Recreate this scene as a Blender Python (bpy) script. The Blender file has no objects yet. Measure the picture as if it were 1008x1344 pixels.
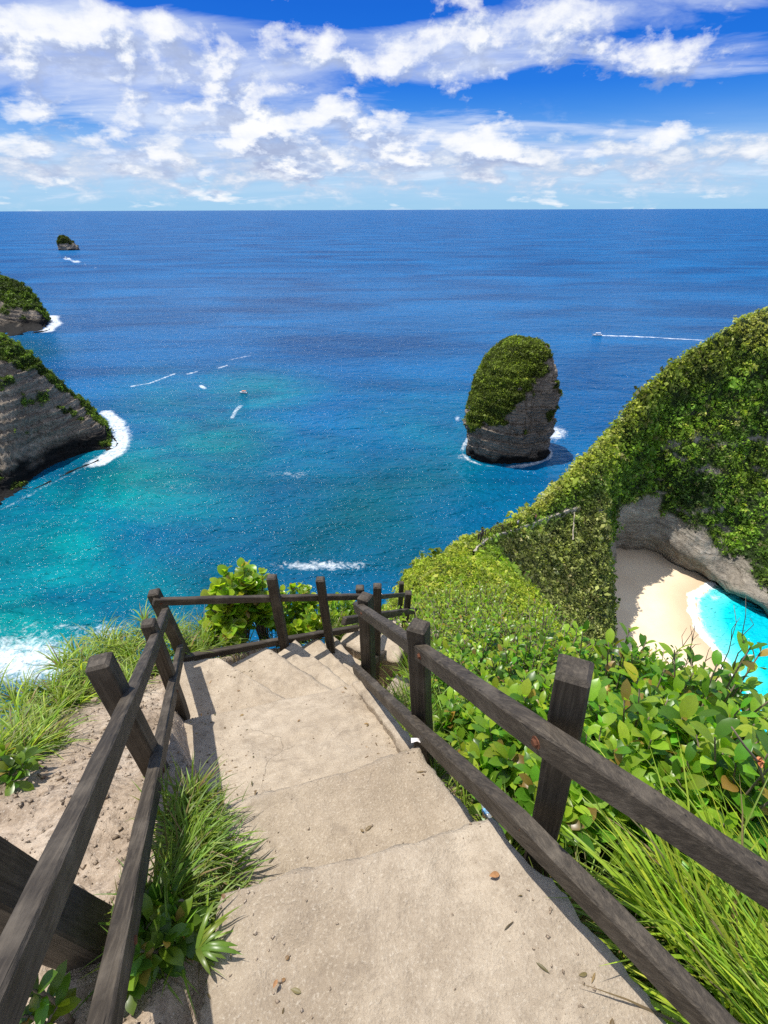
import bpy, bmesh, math, random
import numpy as np
from mathutils import Vector, Matrix

random.seed(7)
RNG = np.random.default_rng(11)
S = bpy.context.scene
COL = S.collection
PI = math.pi

# ------------------------------------------------------------------ camera model
# the camera stands 100 m above the sea (z = 0), looking along +Y and down
CAMZ = 100.0
FPX = 640.0
PITCH = math.atan2(672 - 274.5, FPX)
CP, SP = math.cos(PITCH), math.sin(PITCH)


def ray(u, v):
    a = (np.asarray(v, float) - 672) / FPX
    x = (np.asarray(u, float) - 504) / FPX
    return x, CP - a * SP, -SP - a * CP


def PY(u, v, y):
    dx, dy, dz = ray(u, v)
    t = y / dy
    return np.array([dx * t, y, CAMZ + dz * t])


def PZ(u, v, z):
    dx, dy, dz = ray(u, v)
    t = (z - CAMZ) / dz
    return np.array([dx * t, dy * t, z])


def project(p):
    p = np.asarray(p, float)
    x, y, z = p[..., 0], p[..., 1], p[..., 2] - CAMZ
    d = y * CP - z * SP
    up = y * SP + z * CP
    return 504 + FPX * x / d, 672 - FPX * up / d, d


SUN_AZ = math.radians(-60)      # from +Y towards +X
SUN_EL = math.radians(70)
SUN = np.array([math.sin(SUN_AZ) * math.cos(SUN_EL), math.cos(SUN_AZ) * math.cos(SUN_EL), math.sin(SUN_EL)])

# ------------------------------------------------------------------ numpy noise


def _hash(ix, iy, iz, seed):
    h = (ix * 374761393 + iy * 668265263 + iz * 2147483647 + seed * 974634777) & 0xFFFFFFFF
    h = ((h ^ (h >> 13)) * 1274126177) & 0xFFFFFFFF
    h = h ^ (h >> 16)
    return (h & 0xFFFFFF) / float(0xFFFFFF)


def vnoise(p, seed=0):
    p = np.asarray(p, float)
    i = np.floor(p).astype(np.int64)
    f = p - i
    f = f * f * (3 - 2 * f)
    out = 0
    for dx in (0, 1):
        wx = f[..., 0] if dx else 1 - f[..., 0]
        for dy in (0, 1):
            wy = f[..., 1] if dy else 1 - f[..., 1]
            for dz in (0, 1):
                wz = f[..., 2] if dz else 1 - f[..., 2]
                out = out + wx * wy * wz * _hash(i[..., 0] + dx, i[..., 1] + dy, i[..., 2] + dz, seed)
    return out * 2 - 1


def fbm(p, octaves=4, seed=0, gain=0.5):
    p = np.asarray(p, float)
    a, s, r = 1.0, 0.0, 0.0
    for k in range(octaves):
        r = r + a * vnoise(p * (2.03 ** k) + 17.3 * k, seed + k)
        s += a
        a *= gain
    return r / s


def unit(v):
    return v / np.maximum(np.linalg.norm(v, axis=-1, keepdims=True), 1e-9)


def rand_unit(n):
    return unit(RNG.normal(size=(n, 3)))


# ------------------------------------------------------------------ object helpers
def tag(o, label=None, cat=None, group=None, kind=None):
    if label: o['label'] = label
    if cat: o['category'] = cat
    if group: o['group'] = group
    if kind: o['kind'] = kind
    return o


def parent_to(o, par):
    if par is not None:
        o.parent = par
        o.matrix_parent_inverse = par.matrix_basis.inverted() if par.parent is None else \
            (par.parent.matrix_basis @ par.matrix_parent_inverse @ par.matrix_basis).inverted()
    return o


def thing(name, loc, label, cat, group=None, kind=None):
    o = bpy.data.objects.new(name, None)
    o.empty_display_size = 0.2
    o.location = tuple(float(c) for c in loc)
    COL.objects.link(o)
    return tag(o, label, cat, group, kind)


def np_mesh(name, verts, faces, mat, parent=None, smooth=False, attrs=None):
    """faces: (N,4) or (N,3) int array, or a list of tuples"""
    me = bpy.data.meshes.new(name)
    verts = np.asarray(verts, np.float32).reshape(-1, 3)
    if isinstance(faces, np.ndarray):
        k = faces.shape[1]
        n = faces.shape[0]
        me.vertices.add(len(verts)); me.vertices.foreach_set('co', verts.ravel())
        me.loops.add(n * k); me.loops.foreach_set('vertex_index', faces.astype(np.int32).ravel())
        me.polygons.add(n)
        me.polygons.foreach_set('loop_start', np.arange(0, n * k, k, dtype=np.int32))
        me.polygons.foreach_set('loop_total', np.full(n, k, dtype=np.int32))
        me.update(calc_edges=True)
    else:
        me.from_pydata([tuple(map(float, v)) for v in verts], [], [tuple(map(int, f)) for f in faces])
        me.update()
    if smooth:
        me.polygons.foreach_set('use_smooth', np.ones(len(me.polygons), dtype=bool))
    for an, av in (attrs or {}).items():
        av = np.asarray(av, np.float32)
        if av.ndim == 1:
            at = me.attributes.new(an, 'FLOAT', 'POINT'); at.data.foreach_set('value', av)
        else:
            if av.shape[1] == 3:
                av = np.concatenate([av, np.ones((len(av), 1), np.float32)], 1)
            at = me.attributes.new(an, 'FLOAT_COLOR', 'POINT'); at.data.foreach_set('color', np.ascontiguousarray(av).ravel())
    if mat: me.materials.append(mat)
    o = bpy.data.objects.new(name, me)
    COL.objects.link(o)
    return parent_to(o, parent)


def grid_faces(nr, nc, flip=False):
    r, c = np.meshgrid(np.arange(nr - 1), np.arange(nc - 1), indexing='ij')
    a = (r * nc + c).ravel()
    q = np.stack([a, a + 1, a + nc + 1, a + nc], 1)
    return q[:, ::-1].copy() if flip else q


def bm_obj(name, bm, mat, parent=None, smooth=False):
    me = bpy.data.meshes.new(name)
    bm.normal_update()
    bm.to_mesh(me); bm.free()
    if smooth:
        for p in me.polygons: p.use_smooth = True
    if mat: me.materials.append(mat)
    o = bpy.data.objects.new(name, me)
    COL.objects.link(o)
    return parent_to(o, parent)


# ------------------------------------------------------------------ material helpers
class N:
    def __init__(self, name):
        self.m = bpy.data.materials.new(name)
        self.m.use_nodes = True
        self.t = self.m.node_tree
        self.t.nodes.clear()
        self.out = self.t.nodes.new('ShaderNodeOutputMaterial')

    def n(self, typ, **kw):
        nd = self.t.nodes.new(typ)
        for k, v in kw.items():
            if k in nd.inputs: nd.inputs[k].default_value = v
            else: setattr(nd, k, v)
        return nd

    def l(self, a, b): self.t.links.new(a, b)

    def noise(self, scale, detail=4, rough=0.55, vec=None, dist=0.0, w=None):
        nd = self.n('ShaderNodeTexNoise')
        nd.inputs['Scale'].default_value = scale; nd.inputs['Detail'].default_value = detail
        nd.inputs['Roughness'].default_value = rough; nd.inputs['Distortion'].default_value = dist
        if vec is not None: self.l(vec, nd.inputs['Vector'])
        return nd.outputs[0]

    def ramp(self, fac, stops, interp='LINEAR'):
        nd = self.n('ShaderNodeValToRGB')
        cr = nd.color_ramp; cr.interpolation = interp
        while len(cr.elements) < len(stops): cr.elements.new(0.5)
        for e, (p, c) in zip(cr.elements, stops):
            e.position = p; e.color = (*c, 1) if len(c) == 3 else c
        self.l(fac, nd.inputs[0])
        return nd.outputs[0]

    def mix(self, fac, a, b, blend='MIX'):
        nd = self.n('ShaderNodeMix', data_type='RGBA', blend_type=blend)
        for s, val in ((0, fac), (6, a), (7, b)):
            if hasattr(val, 'links'): self.l(val, nd.inputs[s])
            elif s == 0: nd.inputs[0].default_value = val
            else: nd.inputs[s].default_value = (*val, 1) if len(val) == 3 else val
        return nd.outputs[2]

    def math(self, op, a, b=0.0, clamp=False, c=None):
        nd = self.n('ShaderNodeMath', operation=op, use_clamp=clamp)
        for i, val in enumerate((a, b) if c is None else (a, b, c)):
            if hasattr(val, 'links'): self.l(val, nd.inputs[i])
            else: nd.inputs[i].default_value = val
        return nd.outputs[0]

    def coord(self, which='Object'):
        return self.n('ShaderNodeTexCoord').outputs[which]

    def mapping(self, vec, scale=(1, 1, 1), rot=(0, 0, 0), loc=(0, 0, 0)):
        nd = self.n('ShaderNodeMapping')
        nd.inputs['Scale'].default_value = scale; nd.inputs['Rotation'].default_value = rot; nd.inputs['Location'].default_value = loc
        self.l(vec, nd.inputs['Vector'])
        return nd.outputs[0]

    def attr(self, name, out='Fac'):
        return self.n('ShaderNodeAttribute', attribute_name=name).outputs[out]

    def bump(self, h, strength=0.5, dist=0.01, normal=None):
        nd = self.n('ShaderNodeBump')
        nd.inputs['Strength'].default_value = strength; nd.inputs['Distance'].default_value = dist
        self.l(h, nd.inputs['Height'])
        if normal is not None: self.l(normal, nd.inputs['Normal'])
        return nd.outputs[0]

    def principled(self, col, rough=0.6, spec=0.5, normal=None, metal=0.0, ior=None):
        b = self.n('ShaderNodeBsdfPrincipled')
        for nm, val in (('Base Color', col), ('Roughness', rough), ('Specular IOR Level', spec), ('Metallic', metal)):
            if hasattr(val, 'links'): self.l(val, b.inputs[nm])
            elif nm == 'Base Color': b.inputs[nm].default_value = (*val, 1)
            else: b.inputs[nm].default_value = val
        if ior: b.inputs['IOR'].default_value = ior
        if normal is not None: self.l(normal, b.inputs['Normal'])
        return b.outputs[0]

    def done(self, shader):
        self.l(shader, self.out.inputs['Surface'])
        return self.m


def plain(name, col, rough=0.6, metal=0.0, var=0.15, scale=8.0):
    g = N(name)
    f = g.noise(scale, 4, 0.6, g.coord())
    c = g.ramp(f, [(0.3, tuple(x * (1 - var) for x in col)), (0.7, tuple(min(1, x * (1 + var)) for x in col))])
    return g.done(g.principled(c, rough, 0.4, None, metal))


def mat_leaf(name, trans=0.38, rough=0.42, spec=0.5, gain=1.0):
    """foliage: colour is the plant's own, stored per leaf in the 'tint' attribute"""
    g = N(name)
    c = g.attr('tint', 'Color')
    f = g.noise(60, 2, 0.5, g.coord())
    c2 = g.mix(g.math('MULTIPLY', f, 0.35), c, (0.03, 0.05, 0.01))
    p = g.principled(c2, rough, spec)
    tr = g.n('ShaderNodeBsdfTranslucent')
    tc = g.mix(1.0, c2, (1.35 * gain, 1.5 * gain, 0.55 * gain), 'MULTIPLY')
    g.l(tc, tr.inputs['Color'])
    mx = g.n('ShaderNodeMixShader'); mx.inputs[0].default_value = trans
    g.l(p, mx.inputs[1]); g.l(tr.outputs[0], mx.inputs[2])
    return g.done(mx.outputs[0])


def mat_wood():
    g = N('weathered_dark_wood')
    co = g.coord()
    oi = g.n('ShaderNodeObjectInfo')
    vm = g.n('ShaderNodeVectorMath', operation='SCALE'); vm.inputs['Scale'].default_value = 23.0
    cx = g.n('ShaderNodeCombineXYZ'); g.l(oi.outputs['Random'], cx.inputs[0]); g.l(oi.outputs['Random'], cx.inputs[1])
    g.l(cx.outputs[0], vm.inputs[0])
    ad = g.n('ShaderNodeVectorMath', operation='ADD'); g.l(co, ad.inputs[0]); g.l(vm.outputs[0], ad.inputs[1])
    co = ad.outputs[0]
    grain = g.noise(1.0, 6, 0.65, g.mapping(co, (3, 90, 90)), 0.6)
    fine = g.noise(1.0, 3, 0.6, g.mapping(co, (14, 420, 420)))
    wear = g.noise(7.0, 5, 0.6, co)
    c = g.ramp(grain, [(0.25, (0.016, 0.012, 0.008)), (0.5, (0.046, 0.036, 0.025)), (0.75, (0.108, 0.087, 0.062))])
    c = g.mix(g.ramp(wear, [(0.5, (0, 0, 0)), (0.72, (0.6, 0.6, 0.6))]), c, (0.135, 0.112, 0.084))
    h = g.math('ADD', grain, g.math('MULTIPLY', fine, 0.5))
    crack = g.ramp(g.noise(1.0, 2, 0.5, g.mapping(co, (1.3, 75, 75)), 0.1), [(0.25, (0, 0, 0)), (0.29, (1, 1, 1))])
    c = g.mix(crack, (0.010, 0.008, 0.006), c)
    h = g.math('ADD', h, g.math('MULTIPLY', crack, 0.8))
    nrm = g.bump(h, 0.75, 0.004)
    return g.done(g.principled(c, 0.62, 0.35, nrm))


def mat_concrete():
    g = N('worn_beige_concrete')
    co = g.coord()
    big = g.noise(1.7, 5, 0.6, co, 0.4)
    mid = g.noise(14, 5, 0.65, co)
    fine = g.noise(105, 5, 0.8, co)
    vor = g.n('ShaderNodeTexVoronoi'); vor.inputs['Scale'].default_value = 120; g.l(co, vor.inputs['Vector'])
    c = g.ramp(big, [(0.28, (0.318, 0.251, 0.177)), (0.5, (0.426, 0.348, 0.255)), (0.72, (0.516, 0.432, 0.326))])
    c = g.mix(g.ramp(mid, [(0.35, (0.55, 0.55, 0.55)), (0.6, (0, 0, 0))]), c, (0.273, 0.215, 0.153))
    c = g.mix(g.ramp(fine, [(0.53, (0, 0, 0)), (0.68, (0.8, 0.8, 0.8))]), c, (0.596, 0.519, 0.410))
    c = g.mix(g.ramp(fine, [(0.28, (0.8, 0.8, 0.8)), (0.42, (0, 0, 0))]), c, (0.179, 0.133, 0.095))
    stain = g.noise(3.1, 6, 0.7, g.mapping(co, (1, 1, 1), loc=(4.1, 2.2, 0)), 1.2)
    c = g.mix(g.ramp(stain, [(0.55, (0, 0, 0)), (0.70, (0.7, 0.7, 0.7))]), c, (0.209, 0.164, 0.120))
    ck = g.n('ShaderNodeTexVoronoi', feature='DISTANCE_TO_EDGE'); ck.inputs['Scale'].default_value = 1.35
    wv = g.n('ShaderNodeVectorMath', operation='ADD')
    nz = g.n('ShaderNodeTexNoise'); nz.inputs['Scale'].default_value = 3.0; nz.inputs['Detail'].default_value = 5; g.l(co, nz.inputs['Vector'])
    sc = g.n('ShaderNodeVectorMath', operation='SCALE'); sc.inputs['Scale'].default_value = 0.5; g.l(nz.outputs[1], sc.inputs[0])
    g.l(co, wv.inputs[0]); g.l(sc.outputs[0], wv.inputs[1]); g.l(wv.outputs[0], ck.inputs['Vector'])
    crack = g.ramp(ck.outputs['Distance'], [(0.0, (1, 1, 1)), (0.006, (0, 0, 0))])
    crack = g.math('MULTIPLY', crack, g.ramp(g.noise(2.2, 2, 0.5, co), [(0.54, (0, 0, 0)), (0.66, (0.45, 0.45, 0.45))]))
    c = g.mix(crack, c, (0.128, 0.100, 0.074))
    h = g.math('ADD', g.math('MULTIPLY', mid, 0.9), g.math('MULTIPLY', fine, 0.85))
    h = g.math('SUBTRACT', h, g.math('MULTIPLY', crack, 0.8))
    h = g.math('ADD', h, g.math('MULTIPLY', vor.outputs['Distance'], 0.3))
    return g.done(g.principled(c, 0.9, 0.2, g.bump(h, 1.0, 0.008)))


def mat_soil():
    g = N('dry_pale_soil')
    co = g.coord()
    a = g.noise(2.6, 6, 0.65, co, 0.3); b = g.noise(22, 5, 0.7, co); f = g.noise(110, 3, 0.7, co)
    vor = g.n('ShaderNodeTexVoronoi'); vor.inputs['Scale'].default_value = 26; g.l(co, vor.inputs['Vector'])
    c = g.ramp(a, [(0.25, (0.232, 0.173, 0.118)), (0.5, (0.411, 0.323, 0.238)), (0.75, (0.562, 0.476, 0.377))])
    c = g.mix(g.ramp(b, [(0.35, (0.7, 0.7, 0.7)), (0.55, (0, 0, 0))]), c, (0.178, 0.131, 0.091))
    c = g.mix(g.ramp(f, [(0.58, (0, 0, 0)), (0.7, (0.6, 0.6, 0.6))]), c, (0.630, 0.566, 0.474))
    h = g.math('ADD', g.math('MULTIPLY', b, 1.2), g.math('MULTIPLY', f, 0.35))
    h = g.math('SUBTRACT', h, g.math('MULTIPLY', vor.outputs['Distance'], 0.7))
    veg = g.attr('veg')
    c = g.mix(veg, c, (0.035, 0.042, 0.016))
    return g.done(g.principled(c, 0.95, 0.15, g.bump(h, 0.9, 0.02)))


def mat_cliff(name, rock=((0.085, 0.07, 0.055), (0.20, 0.17, 0.135), (0.33, 0.29, 0.24)), tilt=(0.0, 0.0), band=1.0):
    """layered limestone; 'veg' attribute turns it into overgrown ground, 'wet' darkens the tide line and paints shade at the cliff feet"""
    g = N(name)
    co = g.coord()
    warp = g.noise(0.05, 4, 0.6, co)
    sx = g.n('ShaderNodeSeparateXYZ'); g.l(co, sx.inputs[0])
    zz = g.math('ADD', sx.outputs[2], g.math('MULTIPLY', warp, 14))
    zz = g.math('ADD', zz, g.math('ADD', g.math('MULTIPLY', sx.outputs[0], tilt[0]), g.math('MULTIPLY', sx.outputs[1], tilt[1])))
    cb = g.n('ShaderNodeCombineXYZ'); g.l(zz, cb.inputs[2])
    g.l(g.math('MULTIPLY', sx.outputs[0], 0.05), cb.inputs[0]); g.l(g.math('MULTIPLY', sx.outputs[1], 0.05), cb.inputs[1])
    st = g.noise(0.75 * band, 5, 0.8, cb.outputs[0])
    big = g.noise(0.07, 5, 0.6, co)
    det = g.noise(0.9, 6, 0.7, co)
    c = g.ramp(st, [(0.3, rock[0]), (0.5, rock[1]), (0.72, rock[2])])
    c = g.mix(g.ramp(big, [(0.35, (0.55, 0.55, 0.55)), (0.65, (0, 0, 0))]), c, tuple(0.45 * x for x in rock[1]))
    c = g.mix(g.ramp(det, [(0.3, (0.6, 0.6, 0.6)), (0.5, (0, 0, 0))]), c, tuple(0.5 * x for x in rock[0]))
    c = g.mix(g.attr('wet_shade'), c, (0.014, 0.013, 0.012))
    gv = g.ramp(g.noise(0.8, 5, 0.7, co), [(0.3, (0.012, 0.022, 0.006)), (0.6, (0.03, 0.05, 0.012)), (0.8, (0.06, 0.075, 0.022))])
    c = g.mix(g.attr('veg'), c, gv)
    h = g.math('ADD', g.math('MULTIPLY', st, 1.3), g.math('MULTIPLY', det, 0.8))
    return g.done(g.principled(c, 0.9, 0.2, g.bump(h, 1.0, 1.2)))


def mat_sea():
    g = N('ocean_water')
    co = g.coord()
    sep = g.n('ShaderNodeSeparateColor'); g.l(g.attr('water', 'Color'), sep.inputs[0])
    foam, shal, lag = sep.outputs
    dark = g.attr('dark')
    deep = g.ramp(g.noise(0.0040, 6, 0.65, g.mapping(co, (1, 3.2, 1)), 0.6), [(0.36, (0.001, 0.046, 0.155)), (0.64, (0.002, 0.105, 0.290))])
    streak = g.noise(0.02, 6, 0.7, g.mapping(co, (1, 1.6, 1), rot=(0, 0, 0.6)), 0.8)
    tq = g.ramp(streak, [(0.32, (0.001, 0.070, 0.092)), (0.5, (0.001, 0.160, 0.168)), (0.68, (0.002, 0.275, 0.255))])
    c = g.mix(shal, deep, tq)
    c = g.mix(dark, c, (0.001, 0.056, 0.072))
    lc = g.ramp(lag, [(0.45, (0.001, 0.36, 0.50)), (0.75, (0.004, 0.52, 0.58)), (1.0, (0.16, 0.66, 0.62))])
    c = g.mix(g.math('MULTIPLY', lag, 2.2, True), c, lc)
    # foam
    f1 = g.noise(0.28, 8, 0.78, co, 1.4)
    f2 = g.noise(1.3, 6, 0.75, co, 0.8)
    fm = g.math('ADD', g.math('MULTIPLY', f1, 0.7), g.math('MULTIPLY', f2, 0.3))
    th = g.math('SUBTRACT', 1.0, foam)
    th = g.math('ADD', 0.33, g.math('MULTIPLY', th, 0.42))
    fm = g.math('MULTIPLY', g.math('SUBTRACT', fm, th), 3.6, True)
    fm = g.math('MULTIPLY', fm, g.math('MULTIPLY', foam, 6.0, True), True)
    # scattered small whitecaps
    c = g.mix(fm, c, (0.80, 0.84, 0.86))
    far = g.n('ShaderNodeVectorMath', operation='LENGTH'); g.l(co, far.inputs[0])
    offshore = g.math('MULTIPLY', g.math('SUBTRACT', far.outputs['Value'], 250.0), 1 / 900.0, True)
    r = g.math('ADD', g.math('ADD', 0.12, g.math("MULTIPLY", offshore, 0.22)), g.math('MULTIPLY', fm, 0.6))
    # waves
    w1 = g.noise(0.045, 3, 0.6, g.mapping(co, (1, 1.8, 1), rot=(0, 0, 0.35)), 0.3)
    w2 = g.noise(0.16, 3, 0.6, g.mapping(co, (1, 1.7, 1), rot=(0, 0, -0.3)), 0.4)
    w3 = g.noise(0.50, 2, 0.55, g.mapping(co, (1, 1.5, 1), rot=(0, 0, 0.2)), 0.3)
    b1 = g.bump(w1, 1.0, 4.0)
    b2 = g.bump(w2, 1.0, 2.1, b1)
    b3 = g.bump(w3, 1.0, 0.75, b2)
    return g.done(g.principled(c, r, 0.12, b3, 0.0, 1.33))


def mat_sand():
    g = N('beach_sand')
    co = g.coord()
    a = g.noise(0.09, 5, 0.6, co); b = g.noise(3.0, 4, 0.6, co)
    c = g.ramp(a, [(0.3, (0.68, 0.53, 0.36)), (0.7, (0.80, 0.66, 0.47))])
    c = g.mix(g.math('MULTIPLY', b, 0.25), c, (0.60, 0.46, 0.31))
    c = g.mix(g.attr('wet_shade'), c, (0.50, 0.36, 0.23))
    fl = g.attr('foamline')
    f = g.noise(0.5, 6, 0.75, co, 1.0)
    fm = g.math('MULTIPLY', g.math('SUBTRACT', g.math('ADD', f, fl), 1.12), 7.0, True)
    c = g.mix(fm, c, (0.82, 0.84, 0.85))
    return g.done(g.principled(c, 0.85, 0.25, g.bump(b, 0.4, 0.1)))


M = {}
M['wood'] = mat_wood()
M['concrete'] = mat_concrete()
M['soil'] = mat_soil()
M['sea'] = mat_sea()
M['sand'] = mat_sand()
M['cliff'] = mat_cliff('headland_limestone', ((0.13, 0.11, 0.085), (0.33, 0.29, 0.235), (0.56, 0.505, 0.425)), (0.25, 0.1), 0.8)
M['cliff_grey'] = mat_cliff('grey_banded_cliff', ((0.11, 0.090, 0.070), (0.33, 0.275, 0.215), (0.60, 0.51, 0.40)), (0.22, 0.0), 1.0)
M['stack_rock'] = mat_cliff('sea_stack_limestone', ((0.09, 0.074, 0.057), (0.34, 0.285, 0.228), (0.62, 0.54, 0.435)), (0.12, 0.0), 1.5)
M['foliage'] = mat_leaf('far_foliage', 0.40, 0.6, 0.3)
M['leaf'] = mat_leaf('glossy_leaf', 0.48, 0.33, 0.5, 1.15)
M['grass'] = mat_leaf('grass_blade', 0.42, 0.45, 0.4)
M['twig'] = plain('twig_bark', (0.16, 0.125, 0.09), 0.8)
M['rust'] = plain('rusty_iron', (0.13, 0.048, 0.022), 0.75, 0.3, 0.4, 90)
M['pathstone'] = plain('pale_path_stone', (0.34, 0.295, 0.23), 0.9, 0, 0.25, 0.8)
M['white_paint'] = plain('white_boat_paint', (0.78, 0.79, 0.80), 0.35, 0, 0.05, 1)
M['boat_dark'] = plain('dark_boat_trim', (0.04, 0.05, 0.07), 0.4)
M['orange'] = plain('faded_orange_canvas', (0.55, 0.20, 0.08), 0.7)
M['skin'] = plain('skin', (0.42, 0.26, 0.18), 0.6, 0, 0.05)
M['red_cloth'] = plain('red_cloth', (0.55, 0.05, 0.04), 0.8)
M['pale_cloth'] = plain('pale_cloth', (0.62, 0.62, 0.64), 0.8)
M['navy_cloth'] = plain('navy_cloth', (0.03, 0.04, 0.08), 0.8)
M['hair'] = plain('dark_hair', (0.02, 0.015, 0.012), 0.6)
M['paper'] = plain('crumpled_white_paper', (0.74, 0.70, 0.68), 0.8, 0, 0.08, 40)
M['dead_leaf'] = plain('dry_brown_leaf', (0.30, 0.15, 0.06), 0.7, 0, 0.3, 60)

# ------------------------------------------------------------------ world: sky with clouds, and the sun
world = bpy.data.worlds.new("World"); S.world = world
world.use_nodes = True
WT = world.node_tree
WT.nodes.clear()


class WN(N):
    def __init__(self, tree):
        self.t = tree


w = WN(WT)
wout = w.n('ShaderNodeOutputWorld'); bg = w.n('ShaderNodeBackground'); bg.inputs['Strength'].default_value = 0.12
sky = w.n('ShaderNodeTexSky', sky_type='NISHITA', sun_disc=False)
sky.sun_elevation = SUN_EL
sky.sun_rotation = SUN_AZ
sky.altitude = 100; sky.air_density = 1.0; sky.dust_density = 0.4; sky.ozone_density = 4.0
hs = w.n('ShaderNodeHueSaturation'); hs.inputs['Saturation'].default_value = 1.35; hs.inputs['Value'].default_value = 0.95
w.l(sky.outputs[0], hs.inputs['Color'])
gen = w.n('ShaderNodeTexCoord').outputs['Generated']
nv = w.n('ShaderNodeVectorMath', operation='NORMALIZE'); w.l(gen, nv.inputs[0])
sx = w.n('ShaderNodeSeparateXYZ'); w.l(nv.outputs[0], sx.inputs[0])
X, Y, Z = sx.outputs
az = w.math('ARCTAN2', X, Y)
el = w.math('ARCSINE', w.math('MAXIMUM', Z, 0.0))


def azel(u, v):
    dx, dy, dz = ray(u, v)
    n = math.sqrt(dx * dx + dy * dy + dz * dz)
    return math.atan2(dx, dy), math.asin(dz / n)


def cloud_field(shift_az, shift_el, cheap=False):
    a = w.math('ADD', az, shift_az); e = w.math('ADD', el, shift_el)
    total = None
    #      u    v    half-width half-height weight
    blobs = [(60, 25, 130, 50, 0.42), (60, 95, 130, 45, 0.40), (250, 70, 110, 50, 0.36), (400, 115, 200, 48, 0.42), (600, 70, 110, 40, 0.36),
             (170, 180, 80, 45, 0.36), (330, 185, 130, 45, 0.40), (500, 185, 120, 35, 0.30), (20, 195, 55, 14, 0.30),
             (780, 25, 220, 36, 0.30), (930, 75, 130, 36, 0.34), (720, 175, 160, 26, 0.28), (870, 165, 90, 16, 0.24),
             (250, 222, 260, 16, 0.20), (640, 212, 200, 18, 0.24), (900, 215, 160, 15, 0.18), (40, 150, 40, 14, 0.30),
             (210, 45, 90, 30, 0.34), (340, 60, 110, 30, 0.36), (490, 58, 120, 26, 0.34), (620, 68, 100, 28, 0.30), (575, 190, 45, 16, 0.42), (490, 205, 45, 14, 0.36), (660, 205, 55, 12, 0.32), (760, 200, 50, 9, 0.34), (845, 195, 40, 12, 0.34), (160, 185, 50, 26, 0.30), (225, 45, 40, 18, 0.3), (320, 65, 60, 22, 0.3), (660, 62, 60, 22, 0.34),
             (820, 135, 150, 26, -0.36), (680, 120, 70, 22, -0.2), (455, 12, 140, 16, -0.22), (170, 15, 40, 30, -0.16), (60, 150, 130, 16, -0.2),
             (40, 168, 130, 10, -0.3), (950, 130, 90, 18, -0.2), (240, 192, 30, 14, -0.12)]
    for (u, v, su, sv, wt) in blobs:
        a0, e0 = azel(u, v)
        a1, _ = azel(u + su, v); _, e1 = azel(u, v - sv)
        sa = abs(a1 - a0); se = max(abs(e1 - e0), 0.008)
        da = w.math('MULTIPLY', w.math('SUBTRACT', a, a0), 1 / sa)
        de = w.math('MULTIPLY', w.math('SUBTRACT', e, e0), 1 / se)
        q = w.math('ADD', w.math('MULTIPLY', da, da), w.math('MULTIPLY', de, de))
        gsn = w.math('MULTIPLY', w.math('EXPONENT', w.math('MULTIPLY', q, -1.0)), wt)
        total = gsn if total is None else w.math('ADD', total, gsn)
    # puffy noise in direction space, finer towards the horizon
    es = w.math('POWER', w.math('MAXIMUM', w.math('ADD', e, 0.02), 0.001), 0.6)
    cv = w.n('ShaderNodeCombineXYZ')
    w.l(w.math('MULTIPLY', a, 1.0), cv.inputs[0]); w.l(w.math('MULTIPLY', es, 1.5), cv.inputs[1])
    n1 = w.noise(8.2, 10, 0.60, cv.outputs[0], 0.12)
    # streaky high layer, laid out on a flat ceiling
    zz = w.math('ADD', Z, 0.12)
    cv2 = w.n('ShaderNodeCombineXYZ')
    w.l(w.math('DIVIDE', X, zz), cv2.inputs[0]); w.l(w.math('DIVIDE', Y, zz), cv2.inputs[1])
    n2 = w.noise(1.0, 7, 0.6, w.mapping(cv2.outputs[0], (0.9, 1.7, 1), rot=(0, 0, 0.25), loc=(3.1, 1.7, shift_az)), 0.5)
    nn = w.math('ADD', w.math('MULTIPLY', n1, 0.86), w.math('MULTIPLY', n2, 0.14))
    total = w.math('MINIMUM', total, 0.52)
    # unseen extra cloud added overhead and behind to whiten the ambient light
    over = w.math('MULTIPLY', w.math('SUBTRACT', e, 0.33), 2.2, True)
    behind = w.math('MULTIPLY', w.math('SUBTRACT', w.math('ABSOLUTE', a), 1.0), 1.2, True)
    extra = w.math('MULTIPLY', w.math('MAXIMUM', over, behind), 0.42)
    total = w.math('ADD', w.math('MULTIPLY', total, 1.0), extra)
    puff = w.math('ADD', w.math('MULTIPLY', w.math('SUBTRACT', nn, 0.5), 3.4), w.math('SUBTRACT', w.math('MULTIPLY', total, 0.85), 0.115))
    thin = w.math('ADD', w.math('MULTIPLY', w.math('SUBTRACT', n2, 0.5), 1.5), total)
    return puff, thin, n2


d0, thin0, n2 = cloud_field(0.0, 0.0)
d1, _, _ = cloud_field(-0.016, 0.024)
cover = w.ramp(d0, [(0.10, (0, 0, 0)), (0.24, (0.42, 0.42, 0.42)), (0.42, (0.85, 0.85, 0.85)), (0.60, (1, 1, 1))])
# broken rows of small cumulus and a milky veil low over the horizon
el_s = w.math('MULTIPLY', el, 2.6)
cvh = w.n('ShaderNodeCombineXYZ'); w.l(az, cvh.inputs[0]); w.l(el_s, cvh.inputs[1])
n3 = w.noise(13.0, 8, 0.62, cvh.outputs[0], 0.15)
e_lo = azel(504, 222)[1]
band = w.math('MULTIPLY', w.math('SUBTRACT', el, e_lo), 1 / 0.042)
band = w.math('EXPONENT', w.math('MULTIPLY', w.math('MULTIPLY', band, band), -1.0))
low = w.math('MULTIPLY', w.math('SUBTRACT', w.math('ADD', n3, w.math('MULTIPLY', band, 0.20)), 0.595), 6.0, True)
low = w.math('MULTIPLY', low, w.math('MULTIPLY', band, 1.5, True))
veil = w.math('MULTIPLY', w.math('MULTIPLY', w.math('ADD', n2, 0.12), band), 0.95, True)
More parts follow.
